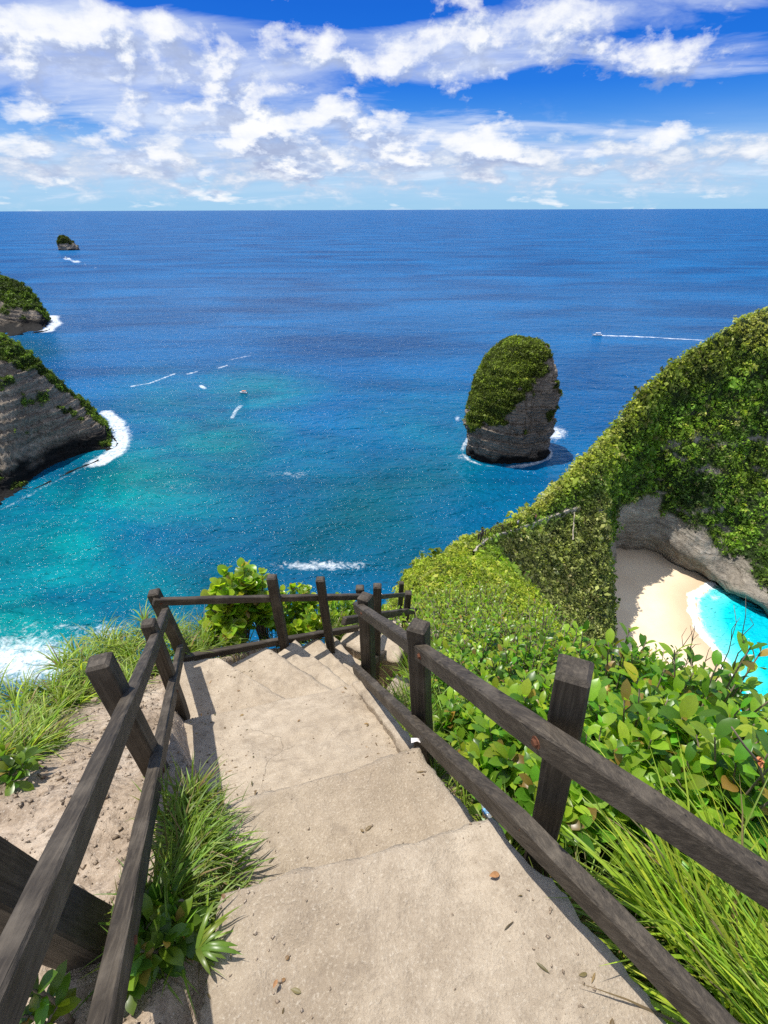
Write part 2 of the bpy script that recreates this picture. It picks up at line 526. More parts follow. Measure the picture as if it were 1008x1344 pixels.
# cloud light: brighter where there is less cloud between here and the sun, grey-lavender in thick bases
lit = w.math('ADD', w.math('MULTIPLY', w.math('SUBTRACT', d0, d1), 2.7), 0.41, True)
ccol = w.ramp(lit, [(0.10, (2.0, 2.4, 3.5)), (0.42, (3.3, 3.7, 4.6)), (0.85, (5.1, 5.15, 5.25))])
lowcol = w.ramp(n3, [(0.47, (2.3, 2.9, 4.0)), (0.68, (4.7, 4.9, 5.2))])
# the saturated blue of the photograph, paler and cyan low down; the Nishita sky carries the light from overhead
tintr = w.ramp(w.math('MULTIPLY', el, 1.0 / 0.9), [(0.0, (1.50, 3.05, 4.5)), (0.035, (1.05, 2.6, 4.4)), (0.10, (0.26, 1.60, 4.25)), (0.18, (0.025, 0.86, 3.9)), (0.28, (0.008, 0.60, 3.4)), (0.5, (0.7, 1.5, 3.4))])
skyc = w.mix(0.93, hs.outputs[0], tintr)
skyc = w.mix(veil, skyc, (3.6, 4.3, 5.0))
thinc = w.ramp(thin0, [(0.14, (0, 0, 0)), (0.34, (0.52, 0.52, 0.52)), (0.66, (0.85, 0.85, 0.85))])
thcol = w.ramp(n2, [(0.38, (2.3, 2.9, 4.5)), (0.62, (3.9, 4.3, 5.1))])
skyc = w.mix(thinc, skyc, thcol)
c1 = w.mix(low, skyc, lowcol)
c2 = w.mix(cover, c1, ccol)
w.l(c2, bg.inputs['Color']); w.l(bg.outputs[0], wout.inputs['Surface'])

sl = bpy.data.lights.new('sun', 'SUN'); sl.energy = 3.7; sl.angle = math.radians(0.53); sl.color = (1.0, 0.955, 0.88)
so = bpy.data.objects.new('sun', sl); COL.objects.link(so)
so.rotation_euler = Vector((-SUN[0], -SUN[1], -SUN[2])).to_track_quat('-Z', 'Y').to_euler()
so.location = (0, 0, 300)

cam = bpy.data.cameras.new('camera'); co_ = bpy.data.objects.new('camera', cam); COL.objects.link(co_)
cam.sensor_fit = 'VERTICAL'; cam.sensor_height = 36.0; cam.sensor_width = 27.0
cam.lens = 36.0 * FPX / 1344
cam.clip_start = 0.02; cam.clip_end = 200000
co_.location = (0, 0, CAMZ); co_.rotation_euler = (PI / 2 - PITCH, math.radians(0.17), 0)
S.camera = co_

# ------------------------------------------------------------------ sea
# shorelines and foam as polylines on the water (metres), found from where they lie on the sea plane


def seapts(pix):
    return np.array([PZ(u, v, 0.0)[:2] for u, v in pix])


def seg_dist(P, line):
    d = np.full(len(P), 1e9)
    for a, b in zip(line[:-1], line[1:]):
        ab = b - a
        t = np.clip(((P - a) @ ab) / max(ab @ ab, 1e-9), 0, 1)
        q = a + t[:, None] * ab
        d = np.minimum(d, np.hypot(*(P - q).T))
    return d


def build_sea():
    na = 760
    az_ = np.radians(np.linspace(-100, 100, na))
    # denser inside the view
    az_ = np.radians(np.concatenate([np.linspace(-100, -48, 40, endpoint=False), np.linspace(-48, 60, na - 80), np.linspace(60.5, 100, 40)]))
    rr = np.concatenate([np.geomspace(8, 60, 30, endpoint=False), np.geomspace(60, 900, 520, endpoint=False), np.geomspace(900, 90000, 70)])
    A, R = np.meshgrid(az_, rr)
    P = np.stack([R * np.sin(A), R * np.cos(A)], -1).reshape(-1, 2)
    u, v, _ = project(np.concatenate([P, np.zeros((len(P), 1))], 1))
    foam = np.zeros(len(P)); shal = np.zeros(len(P)); lag = np.zeros(len(P)); dark = np.zeros(len(P))

    def line(pix, wdt, amt, soft=1.0):
        nonlocal foam
        d = seg_dist(P, seapts(pix))
        wob = 1 + 0.5 * fbm(np.concatenate([P / (4 * wdt), np.zeros((len(P), 1))], 1), 3, 5)
        foam = np.maximum(foam, amt * np.clip(1.6 - d / (wdt * wob), 0, 1) ** soft)

    def blob(arr, pix, su, sv, amt):
        c = PZ(pix[0], pix[1], 0)[:2]
        e1 = PZ(pix[0] + su, pix[1], 0)[:2] - c; e2 = PZ(pix[0], pix[1] - sv, 0)[:2] - c
        mtx = np.linalg.inv(np.array([e1, e2]).T)
        q = (P - c) @ mtx.T
        return np.maximum(arr, amt * np.exp(-(q ** 2).sum(1)))

    # surf at the feet of the cliffs
    line([(-60, 705), (0, 668), (60, 636), (105, 615), (135, 600)], 1.4, 0.62)
    line([(128, 606), (150, 594), (160, 575), (150, 550), (138, 540)], 5.0, 1.0)
    foam = blob(foam, (158, 570), 20, 22, 1.0)
    foam = blob(foam, (145, 548), 12, 12, 0.95)
    line([(60, 433), (72, 424), (66, 414)], 8.0, 1.0)
    foam = blob(foam, (70, 425), 8, 7, 1.0)
    line([(72, 420), (112, 417)], 4.0, 0.55)
    cs_ = PZ(660, 590, 0)[:2]
    th_ = np.arctan2(P[:, 1] - cs_[1], P[:, 0] - cs_[0])
    rs_ = np.hypot(P[:, 0] - cs_[0], (P[:, 1] - cs_[1]) / 0.85) - 20.8 * (1 + 0.07 * np.cos(3 * th_ + 0.8) - 0.05 * np.cos(2 * th_ + 0.4))
    brk = fbm(np.concatenate([P / 9, np.zeros((len(P), 1))], 1), 3, 15)
    foam = np.maximum(foam, np.clip(1.15 + 1.1 * brk - np.abs(rs_ - 1.4) / (2.4 + 1.2 * np.cos(th_ + 2.6)), 0, 0.9))
    foam = blob(foam, (728, 569), 22, 13, 1.0)
    foam = blob(foam, (606, 600), 14, 9, 0.7)
    foam = blob(foam, (600, 550), 6, 6, 0.8)
    line([(598, 596), (620, 618), (640, 622)], 2.0, 0.45)
    # wash below the near slope, lower left
    foam = blob(foam, (30, 865), 110, 50, 1.0)
    foam = blob(foam, (130, 830), 90, 26, 0.7)
    foam = blob(foam, (40, 820), 40, 10, 0.6)
    foam = blob(foam, (85, 822), 30, 6, 0.75)
    foam = blob(foam, (10, 835), 30, 6, 0.75)
    foam = blob(foam, (420, 742), 100, 10, 0.85)
    foam = blob(foam, (380, 622), 70, 10, 0.58)
    foam = blob(foam, (230, 640), 90, 26, 0.48)
    # drifting foam lines
    line([(172, 506), (196, 502), (212, 496), (228, 490)], 1.3, 0.95)
    line([(246, 490), (258, 487)], 1.4, 0.95)
    line([(288, 482), (297, 479)], 1.5, 0.9)
    line([(300, 472), (328, 466)], 1.5, 0.75)
    line([(104, 508), (132, 510)], 1.0, 0.6)
    line([(262, 505), (268, 509)], 1.5, 0.9)
    line([(304, 548), (309, 538), (315, 532)], 1.6, 0.8)
    line([(205, 588), (216, 590)], 1.0, 0.6)
    # boat wakes
    line([(786, 441), (800, 441.5), (830, 442.6), (860, 444), (890, 446), (925, 448)], 2.3, 1.0)
    line([(83, 336.5), (92, 340), (102, 343)], 9.0, 1.0)
    line([(102, 343), (120, 349), (140, 354)], 3.0, 0.72)
    # shallows
    for (pu, pv, su, sv, am) in [(60, 720, 190, 70, 1.0), (200, 640, 120, 60, 0.95), (290, 580, 110, 45, 0.62), (330, 510, 80, 25, 0.55),
                                 (0, 820, 200, 90, 0.95), (180, 760, 150, 70, 0.7), (230, 540, 90, 50, 0.35), (560, 600, 160, 90, 0.30), (100, 660, 120, 40, 0.7), (420, 600, 120, 40, 0.35), (470, 680, 150, 60, 0.40), (120, 590, 60, 25, 0.5)]:
        shal = blob(shal, (pu, pv), su, sv, am)
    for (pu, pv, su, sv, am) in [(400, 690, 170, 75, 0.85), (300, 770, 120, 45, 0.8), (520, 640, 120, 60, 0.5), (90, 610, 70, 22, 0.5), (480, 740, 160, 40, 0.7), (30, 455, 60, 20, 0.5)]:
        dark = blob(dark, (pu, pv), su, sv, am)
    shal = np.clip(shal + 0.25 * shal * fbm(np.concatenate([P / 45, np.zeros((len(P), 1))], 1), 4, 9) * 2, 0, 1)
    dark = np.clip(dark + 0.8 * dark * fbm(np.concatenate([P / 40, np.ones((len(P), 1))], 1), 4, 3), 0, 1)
    # turquoise lagoon beside the beach
    lagc = PZ(965, 830, 0)[:2]
    dl = np.hypot(*(P - (lagc + [12, -4])).T)
    bs_ = beach_signed(P)
    lag = np.clip(1.6 - dl / 32, 0, 1) * (P[:, 0] > 55) * (0.55 + 0.45 * np.clip(1.1 + bs_ / 11, 0, 1))
    beach_f = np.clip(1 - np.abs(beach_signed(P)) / 3.2, 0, 1) * (dl < 50)
    foam = np.maximum(foam, beach_f * 0.95)
    foam = blob(foam, (935, 785), 14, 8, 0.85)
    verts = np.concatenate([P, np.zeros((len(P), 1))], 1)
    o = np_mesh('sea', verts, grid_faces(len(rr), len(az_), True), M['sea'], None, True,
                {'water': np.stack([np.clip(foam, 0, 1), shal, lag], 1), 'dark': dark})
    return tag(o, 'blue open sea turning turquoise towards the cliffs', 'sea', kind='structure')


WATERLINE = np.array([PZ(u, v, 0)[:2] for u, v in [(990, 735), (935, 770), (914, 786), (913, 805), (922, 828), (938, 850), (955, 872), (975, 900), (1000, 940)]])


def beach_signed(P):
    """> 0 on the sand side of the waterline"""
    d = seg_dist(P, WATERLINE)
    # interpolate x of the waterline at this y
    o = np.argsort(WATERLINE[:, 1])
    xw = np.interp(P[:, 1], WATERLINE[o, 1], WATERLINE[o, 0])
    return np.where(P[:, 0] < xw, d, -d)


def build_beach():
    xs = np.linspace(35, 125, 130); ys = np.linspace(55, 150, 130)
    Xg, Yg = np.meshgrid(xs, ys)
    P = np.stack([Xg.ravel(), Yg.ravel()], 1)
    s = beach_signed(P)
    s2 = s + 1.2 * fbm(np.concatenate([P / 7, np.zeros((len(P), 1))], 1), 3, 21)
    z = np.where(s2 > 0, 0.05 * s2, 0.12 * s2)
    z = np.minimum(z, 1.6) - 0.22 * np.clip(54 - P[:, 0], 0, None) - 0.12 * np.clip(80 - P[:, 1] + 3 * fbm(np.concatenate([P / 8, np.zeros((len(P), 1))], 1), 3, 25), 0, None)
    z = np.clip(z, -2.5, 1.6) + 0.05 * fbm(np.concatenate([P / 3, np.zeros((len(P), 1))], 1), 3, 22)
    wet_shade = np.clip(1.35 - s2 / 9, 0, 1) * 0.85
    fl = np.clip(1 - np.abs(s2 - 1.2) / 3.2, 0, 1)
    o = np_mesh('beach', np.stack([P[:, 0], P[:, 1], z], 1), grid_faces(130, 130), M['sand'], None, True, {'wet_shade': wet_shade, 'foamline': fl})
    return tag(o, 'sandy beach below the headland, half in shade', 'beach', kind='structure')


# ------------------------------------------------------------------ lofted cliffs
def catmull(A, n):
    """A (k, ...) control points -> n samples along axis 0, returns samples and parameters"""
    k = A.shape[0]
    s = np.linspace(0, k - 1, n)
    i = np.clip(np.floor(s).astype(int), 0, k - 2)
    f = (s - i).reshape((-1,) + (1,) * (A.ndim - 1))
    g = lambda j: A[np.clip(j, 0, k - 1)]
    p0, p1, p2, p3 = g(i - 1), g(i), g(i + 1), g(i + 2)
    m1, m2 = (p2 - p0) * 0.5, (p3 - p1) * 0.5
    ln = lambda q: np.linalg.norm(q, axis=-1, keepdims=True)
    l0, l1, l2 = ln(p1 - p0), ln(p2 - p1), ln(p3 - p2)
    m1 = m1 * np.minimum(1, 1.25 * np.minimum(np.where(l0 > 0, l0, l1), l1) / np.maximum(ln(m1), 1e-9))
    m2 = m2 * np.minimum(1, 1.25 * np.minimum(l1, np.where(l2 > 0, l2, l1)) / np.maximum(ln(m2), 1e-9))
    f2, f3 = f * f, f * f * f
    return (2 * f3 - 3 * f2 + 1) * p1 + (f3 - 2 * f2 + f) * m1 + (-2 * f3 + 3 * f2) * p2 + (f3 - f2) * m2, s


def loft(net, ncol, nrow):
    """net: columns x rows x 3. Returns V (nrow, ncol, 3), column and row parameters"""
    A, sc = catmull(np.asarray(net, float), ncol)
    B, sr = catmull(np.transpose(A, (1, 0, 2)), nrow)
    return B, sc, sr


def ledges(h, seed, P, q):
    """overhanging beds of rock: each bed juts out a little more towards its top, then steps back"""
    a = h / P + 0.9 * fbm(q / 22, 3, seed) + 0.25 * fbm(q / 5, 3, seed + 1)
    f = a - np.floor(a)
    bed = _hash(np.floor(a).astype(np.int64), 0 * np.floor(a).astype(np.int64) + 3, 0 * np.floor(a).astype(np.int64) + 7, seed)
    return (f ** 1.5 - 0.4) * (0.3 + bed)


def fissures(q, seed):
    n = np.abs(fbm(q / np.array([5.0, 5.0, 26.0]), 4, seed))
    return -np.clip(1 - n / 0.07, 0, 1)


def grid_normals(V):
    du = np.gradient(V, axis=1); dv = np.gradient(V, axis=0)
    return unit(np.cross(du, dv))


def quads_area(V):
    d1 = V[1:, 1:] - V[:-1, :-1]; d2 = V[1:, :-1] - V[:-1, 1:]
    return 0.5 * np.linalg.norm(np.cross(d1, d2), axis=-1)


def scatter(V, Nrm, weight, n):
    """n random points on the grid surface; weight per vertex. returns points, normals, fractional (row, col)"""
    ar = quads_area(V)
    wq = 0.25 * (weight[1:, 1:] + weight[:-1, :-1] + weight[1:, :-1] + weight[:-1, 1:])
    p = (ar * wq).ravel(); p = p / p.sum()
    idx = RNG.choice(len(p), n, p=p)
    r, c = np.divmod(idx, ar.shape[1])
    fu, fv = RNG.random(n)[:, None], RNG.random(n)[:, None]

    def bil(A):
        return (A[r, c] * (1 - fu) + A[r, c + 1] * fu) * (1 - fv) + (A[r + 1, c] * (1 - fu) + A[r + 1, c + 1] * fu) * fv
    return bil(V), unit(bil(Nrm)), r + fv[:, 0], c + fu[:, 0]


def clumps(points, up, size, colour, nleaf=16, leafscale=0.30, var=0.48):
    """leafy clumps: every clump is a shell of small leaf faces around a point. Returns verts, quads, colours"""
    n = len(points)
    d = rand_unit(n * nleaf).reshape(n, nleaf, 3)
    d = unit(d + 0.75 * up[:, None, :])
    rad = size[:, None] * (0.45 + 0.6 * RNG.random((n, nleaf)))
    c = points[:, None, :] + d * rad[..., None]
    nrm = unit(d + 0.9 * rand_unit(n * nleaf).reshape(n, nleaf, 3))
    t = unit(np.cross(nrm, rand_unit(n * nleaf).reshape(n, nleaf, 3)))
    b = np.cross(nrm, t)
    L = (size[:, None] * leafscale * (0.6 + 0.8 * RNG.random((n, nleaf))))[..., None]
    Wd = L * (0.45 + 0.3 * RNG.random((n, nleaf)))[..., None]
    q = np.stack([c - t * L, c - b * Wd + nrm * L * 0.15, c + t * L, c + b * Wd + nrm * L * 0.15], 2)   # n, nleaf, 4, 3
    br = np.exp(var * RNG.normal(size=(n, 1, 1))) * np.exp(0.22 * RNG.normal(size=(n, nleaf, 1)))
    col = np.clip(colour[:, None, :] * br, 0.003, 0.6)
    col = np.repeat(col[:, :, None, :], 4, 2)
    nq = n * nleaf
    return q.reshape(-1, 3), np.arange(nq * 4).reshape(nq, 4), col.reshape(-1, 3)


HEAD = {}


def build_headland():
    A_ = []
    # each column: ridge first, then down the face towards the beach, as (u, v, distance); seen from the camera
    cols = [
        [(452, 838, 4.7), (500, 845, 4.6), (580, 880, 4.4), (690, 930, 4.1), (850, 1010, 3.7), (1020, 1100, 3.3)],
        [(515, 785, 9.5), (575, 792, 9.5), (640, 820, 9.0), (720, 868, 8.2), (830, 930, 7.0), (960, 1010, 5.5)],
        [(555, 746, 24), (612, 738, 25), (664, 752, 23.5), (706, 800, 20), (744, 862, 17), (800, 950, 13)],
        [(600, 721, 42), (640, 728, 41), (675, 770, 37), (705, 822, 33), (745, 890, 27), (800, 975, 22)],
        [(634, 703, 60), (641, 713, 58), (676, 772, 52), (716, 845, 46), (755, 930, 39), (800, 1020, 31)],
        [(698, 667, 83), (702, 690, 80), (722, 760, 74), (748, 835, 67), (775, 915, 60), (805, 1010, 52)],
        [(763, 606, 104), (756, 668, 92), (768, 740, 84), (782, 815, 77), (796, 880, 71), (812, 960, 64)],
        [(782, 586, 111), (787, 645, 100), (792, 712, 91), (796, 775, 85), (797, 835, 80), (798, 905, 76)],
        [(793, 578, 117), (795, 645, 108), (797, 705, 101), (798, 755, 98), (799, 810, 96), (799, 850, 95)],
        [(801, 566, 123), (803, 620, 121), (803, 665, 122), (803, 700, 126), (804, 722, 131), (804, 736, 135)],
        [(818, 549, 128), (822, 602, 126), (824, 650, 127), (824, 690, 130), (822, 716, 133), (820, 725, 139)],
        [(874, 488, 142), (873, 555, 137), (870, 620, 134), (866, 680, 131), (862, 716, 128), (860, 729, 134)],
        [(925, 454, 151), (921, 540, 144), (916, 615, 136), (912, 690, 128), (908, 735, 121), (907, 753, 124)],
        [(968, 428, 157), (966, 520, 149), (962, 610, 139), (956, 700, 126), (950, 765, 113), (948, 779, 116)],
        [(1010, 410, 163), (1008, 500, 155), (1006, 600, 143), (1004, 700, 125), (1006, 790, 104), (1008, 813, 104)],
        [(1090, 372, 172), (1085, 480, 162), (1080, 600, 146), (1078, 720, 124), (1085, 830, 98), (1090, 870, 97)],
        [(1220, 335, 185), (1215, 470, 170), (1210, 620, 146), (1215, 760, 118), (1230, 900, 92), (1240, 960, 88)],
        [(1380, 345, 192), (1380, 485, 174), (1380, 640, 150), (1385, 790, 122), (1400, 920, 98), (1410, 985, 90)],
        [(1520, 430, 192), (1520, 545, 177), (1520, 680, 157), (1520, 800, 132), (1520, 910, 108), (1525, 970, 95)],
        [(1600, 620, 186), (1600, 680, 170), (1600, 740, 155), (1600, 820, 135), (1600, 900, 115), (1600, 960, 100)],
    ]
    net = []
    for k, c in enumerate(cols):
        pts = [PY(*p) for p in c]
        base = pts[-1].copy()
        # go on down to below the water
        if k >= 8:
            end = base.copy(); end[2] = -1.5; pts[-1][2] = min(pts[-1][2], 2.5)
        else:
            dz = base[2]
            end = np.array([base[0] + 6 + 0.05 * dz, base[1] + 4 + 0.05 * dz, -1.5])
        pts.append(end)
        r = pts[0]
        dirh = unit(np.array([r[0], r[1], 0.0])[None])[0]
        H = r[2] + 1.5
        off = 2.6 + 0.0 * H
        s = 1.15 + 0.02 * k
        mid = r + dirh * (0.45 * H / s / 1.0 * 0.75); mid[2] = r[2] - 0.45 * H * 1.0
        bot = r + dirh * (0.95 * H / s * 0.85); bot[2] = -1.5
        brow = r + dirh * (0.05 * H); brow[2] = r[2] - 0.065 * H
        net.append([bot, mid, brow] + pts)
    net = np.array(net)                       # 17 x 10 x 3 ; row 3 is the ridge
    V, sc, sr = loft(net, 356, 190)
    C = np.tile(sc[None, :], (len(sr), 1)); R = np.tile((sr - 3)[:, None], (1, len(sc)))
    Nrm = -grid_normals(V)
    if (Nrm[100, 150] @ np.array([0.3, -0.6, 0.6])) < 0: Nrm = -Nrm
    dist = np.linalg.norm(V - np.array([0, 0, CAMZ]), axis=-1)
    amp = np.clip(dist * 0.014, 0.06, 2.2)
    nz = fbm(V / 14.0, 5, 31) * 0.75 + fbm(V / 5.0, 4, 33) * 0.4
    gul = fbm(np.stack([V[..., 0] / 9, V[..., 1] / 9, V[..., 2] / 34], -1), 4, 35)
    amp2 = np.where(R > 0.2, 0.9, 0.28)
    amp = amp * (1 + 1.6 * np.clip(3.4 - C, 0, 1))
    neckm = np.clip((C - 3.3) / 0.5, 0, 1) * np.clip((8.4 - C) / 0.5, 0, 1)
    V = V + Nrm * ((nz * 1.15 + gul * 2.0 * (1 - 0.55 * neckm)) * amp * amp2 * (1 - 0.35 * neckm))[..., None]
    V[..., 2] = np.where(R > 4.9, np.minimum(V[..., 2], 3.5), V[..., 2])
    Nrm = unit(Nrm + 0)
    # rock shows in the arch above the beach, on part of the crease and in scars on the face
    arch = np.clip((R - (2.25 + 0.40 * fbm(V / 7.0, 4, 41) * 2)) / 0.25, 0, 1) * np.clip((C - 7.7) / 0.6, 0, 1)
    arch = np.where(C > 11, np.clip((R - (2.75 + 0.25 * (C - 11) + 0.40 * fbm(V / 7.0, 4, 41) * 2)) / 0.25, 0, 1), arch)
    scar = np.clip((fbm(V / np.array([5.0, 5.0, 2.2]), 4, 43) - 0.24) / 0.10, 0, 1) * np.clip((C - 6.3) / 0.5, 0, 1) * np.clip(R - 0.7, 0, 1) * 0.9
    back = np.clip(-R - 0.9, 0, 1)
    rock = np.clip(np.maximum(np.maximum(arch, scar), back), 0, 1)
    rn_ = fbm(V / 9, 4, 47)
    cliffright = np.clip((C - 14.02 - 0.25 * rn_) / 0.1, 0, 1) * np.clip((14.9 + 0.8 * rn_ - C) / 0.1, 0, 1) * ((R > 0.9 + 0.5 * rn_) & (R < 2.6 + 0.9 * rn_))
    rock = np.maximum(rock, cliffright)
    wet_shade = np.clip((2.2 - V[..., 2]) / 1.5, 0, 1) * np.clip((C - 10.5), 0, 1)
    o = np_mesh('headland', V.reshape(-1, 3), grid_faces(len(sr), len(sc)), M['cliff'], None, True, {'veg': (1 - rock).ravel(), 'wet_shade': wet_shade.ravel()})
    tag(o, 'long steep headland with a bare limestone arch over the beach', 'headland', kind='structure')
    # ---- ground cover
    u, v, dd = project(V)
    front = np.where(R > -0.55, 1.0, 0.06)
    vis = ((u > 380) & (u < 1120) & (v < 1100)).astype(float) * 0.95 + 0.05
    wgt = (1 - rock) ** 1.5 * front * vis / np.maximum(dist, 4) ** 1.75
    wgt = wgt * np.where((C > 7.6) & (C < 8.6), 0.75, 1.0)
    n = 150000
    pts, nr, fr, fc = scatter(V, Nrm, wgt, n)
    cc = np.interp(fc, np.arange(len(sc)), sc); rw = np.interp(fr, np.arange(len(sr)), sr - 3)
    d = np.linalg.norm(pts - np.array([0, 0, CAMZ]), axis=-1)
    big = np.exp(0.42 * RNG.normal(size=n))
    size = np.clip(0.0050 * d, 0.05, 0.80) * big
    nse = fbm(pts / np.clip(d, 8, 200)[:, None] * 22, 3, 51)[:, None]
    dark = np.array([0.030, 0.062, 0.010]); lush = np.array([0.105, 0.185, 0.018]); bright = np.array([0.26, 0.35, 0.028])
    olive = np.array([0.19, 0.19, 0.058]); lemon = np.array([0.36, 0.40, 0.055])
    col = np.tile(lush, (n, 1)) + (nse > 0) * (bright - lush) * 0.45 * np.clip(nse * 2, 0, 1) + (nse < 0) * (dark - lush) * np.clip(-nse * 2.2, 0, 1)
    neck = (np.clip((cc - 3.2) / 0.6, 0, 1) * np.clip((7.6 - cc) / 0.5, 0, 1) * np.clip((rw - 0.9) / 0.4, 0, 1))[:, None]
    col = col * (1 - neck * 0.75) + (olive * 1.25 * (1 + 0.5 * nse)) * neck * 0.75
    sunlit_crest = (np.clip(1.1 - np.abs(rw) / 0.75, 0, 1))[:, None]
    col = col * (1 - 0.85 * sunlit_crest) + lemon * 1.25 * 0.85 * sunlit_crest * (1 + 0.4 * nse)  # sunlight on the ridge painted into the leaf colour
    near = np.clip((3.2 - cc) / 1.0, 0, 1)[:, None]
    col = col * (1 - 0.75 * near) + (np.array([0.33, 0.43, 0.030]) * (1 + 1.0 * nse)) * 0.75 * near
    pat = fbm(pts / 16.0, 4, 57)[:, None]
    col = col * np.exp(1.1 * pat * (cc[:, None] > 3))
    dry = (RNG.random(n) < 0.05)[:, None]
    col = np.where(dry, col * 0.4 + np.array([0.16, 0.12, 0.06]), col)
    col = np.clip(col * 1.22, 0.006, 0.55)
    up = unit(nr * 0.6 + np.array([0, 0, 0.8]))
    vv, ff, kk = clumps(pts + nr * size[:, None] * 0.1, up, size, col, 15, 0.28)
    f = np_mesh('ground_cover', vv, ff, M['foliage'], None, False, {'tint': kk})
    tag(f, 'dense green scrub covering the headland', 'scrub', kind='stuff')
    HEAD.update(V=V, C=C, R=R, N=Nrm, sc=sc, sr=sr)

    def at(c, r, lift=0.0):
        j = int(np.argmin(np.abs(sc - c))); i = int(np.argmin(np.abs((sr - 3) - r)))
        return V[i, j] + Nrm[i, j] * lift
    HEAD['at'] = at


def cliff_from_net(name, cols, mat, label, cat, vegrow, seed, kind, ncol=130, nrow=110, ampk=1.0, nclump=6000, csize=1.3, tint=1.0, back=0.85):
    net = []
    for c in cols:
        pts = [PY(*p) for p in c[:-1]]
        b = PZ(c[-1][0], c[-1][1], 0.0)
        pts.append(b); e = b.copy(); e[2] = -3; pts.append(e)
        r = pts[0]; dirh = unit(np.array([r[0], r[1], 0.0])[None])[0]; H = r[2]
        bot = r + dirh * H * back; bot[2] = -3
        mid = r + dirh * H * 0.4 * back; mid[2] = r[2] * 0.55
        brow = r + dirh * H * 0.08; brow[2] = r[2] - 0.05 * H
        net.append([bot, mid, brow] + pts)
    V, sc, sr = loft(np.array(net), ncol, nrow)
    Nrm = grid_normals(V)
    mi = (nrow * 6 // 10, ncol // 2)
    if Nrm[mi] @ (np.array([0, 0, CAMZ]) - V[mi]) < 0: Nrm = -Nrm
    R = np.tile((sr - 3)[:, None], (1, ncol)); C = np.tile(sc[None, :], (nrow, 1))
    led = (ledges(V[..., 2] + 0.22 * V[..., 0], seed + 5, 3.6, V) * 2.0 + ledges(V[..., 2] + 0.22 * V[..., 0], seed + 15, 1.3, V) * 0.8 + fissures(V, seed + 6) * 0.6)
    nz = fbm(V / 14, 4, seed) * 1.5 + fbm(V / 3, 3, seed + 1) * 0.2 + led / max(ampk, 0.5)
    V = V + Nrm * (nz * ampk)[..., None]
    veg = np.clip((vegrow + 0.55 * fbm(V / 11, 4, seed + 2) * 1.6 - R) / 0.15, 0, 1)
    patch = np.clip((fbm(V / 9, 3, seed + 3) - 0.27) / 0.08, 0, 1) * (R < 3.2)
    veg = np.maximum(veg, patch * 0.9)
    wet_shade = np.clip((9.0 + 4.5 * fbm(V / 9, 3, seed + 7) - V[..., 2]) / 4.0, 0, 1)  # tide wetness, carried higher to paint the dark shade at the cliff foot
    o = np_mesh(name, V.reshape(-1, 3), grid_faces(nrow, ncol), mat, None, True, {'veg': veg.ravel(), 'wet_shade': wet_shade.ravel()})
    tag(o, label, cat, kind=kind)
    pts, nr, fr, fc = scatter(V, Nrm, np.where(R > -0.9, 1.0, 0.15) * veg ** 2 + 1e-6, nclump)
    nse = fbm(pts / 9, 3, seed + 9)[:, None]
    col = np.array([0.115, 0.175, 0.021]) * (1 + 0.9 * nse) * tint
    col = np.clip(col, 0.008, 0.3)
    sz = csize * np.exp(0.3 * RNG.normal(size=nclump))
    vv, ff, kk = clumps(pts, unit(nr * 0.5 + np.array([0, 0, 0.9])), sz, col, 20, 0.27)
    f = np_mesh('scrub', vv, ff, M['foliage'], o, False, {'tint': kk})
    return o


def build_left_cliffs():
    cols = [
        [(-260, 330, 235), (-255, 385, 215), (-250, 500, 190), (-245, 620, 172), (-240, 770)],
        [(-90, 395, 228), (-88, 440, 210), (-86, 520, 192), (-84, 610, 178), (-84, 712)],
        [(0, 438, 226), (0, 474, 212), (0, 540, 197), (0, 636, 177), (0, 660)],
        [(52, 476, 230), (52, 506, 218), (52, 552, 208), (54, 622, 196), (56, 635)],
        [(88, 508, 234), (88, 532, 225), (89, 560, 217), (92, 608, 208), (94, 617)],
        [(115, 532, 237), (116, 548, 229), (118, 566, 223), (121, 599, 215.5), (124, 605)],
        [(131, 549, 240), (135, 560, 232), (138, 573, 227), (142, 586, 222), (146, 594)],
        [(136, 553, 252), (141, 562, 248), (146, 571, 245), (150, 578, 243), (153, 581)],
        [(120, 548, 268), (128, 556, 268), (132, 562, 268), (136, 566, 268), (140, 568)],
    ]
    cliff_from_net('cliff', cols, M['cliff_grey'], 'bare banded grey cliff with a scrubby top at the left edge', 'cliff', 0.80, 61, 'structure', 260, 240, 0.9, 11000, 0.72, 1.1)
    cols = [
        [(-200, 330, 560), (-200, 362, 540), (-200, 400, 520), (-200, 430, 508), (-200, 458)],
        [(-60, 342, 555), (-60, 370, 540), (-60, 400, 520), (-60, 425, 508), (-60, 447)],
        [(0, 360, 550), (0, 378, 535), (0, 402, 520), (0, 424, 508), (0, 441)],
        [(28, 372, 548), (29, 388, 535), (30, 406, 522), (32, 424, 512), (33, 437)],
        [(48, 392, 548), (50, 402, 536), (52, 414, 526), (54, 426, 516), (56, 434)],
        [(57, 406, 552), (59, 413, 545), (61, 421, 540), (62, 428, 536), (64, 431)],
        [(50, 404, 585), (52, 411, 585), (54, 416, 585), (57, 420, 585), (60, 423)],
    ]
    cliff_from_net('cliff_point', cols, M['cliff_grey'], 'smaller dark green cliff point behind the bare banded cliff', 'cliff', 1.9, 81, 'structure', 150, 130, 1.3, 6500, 1.7, 0.8, 0.6)


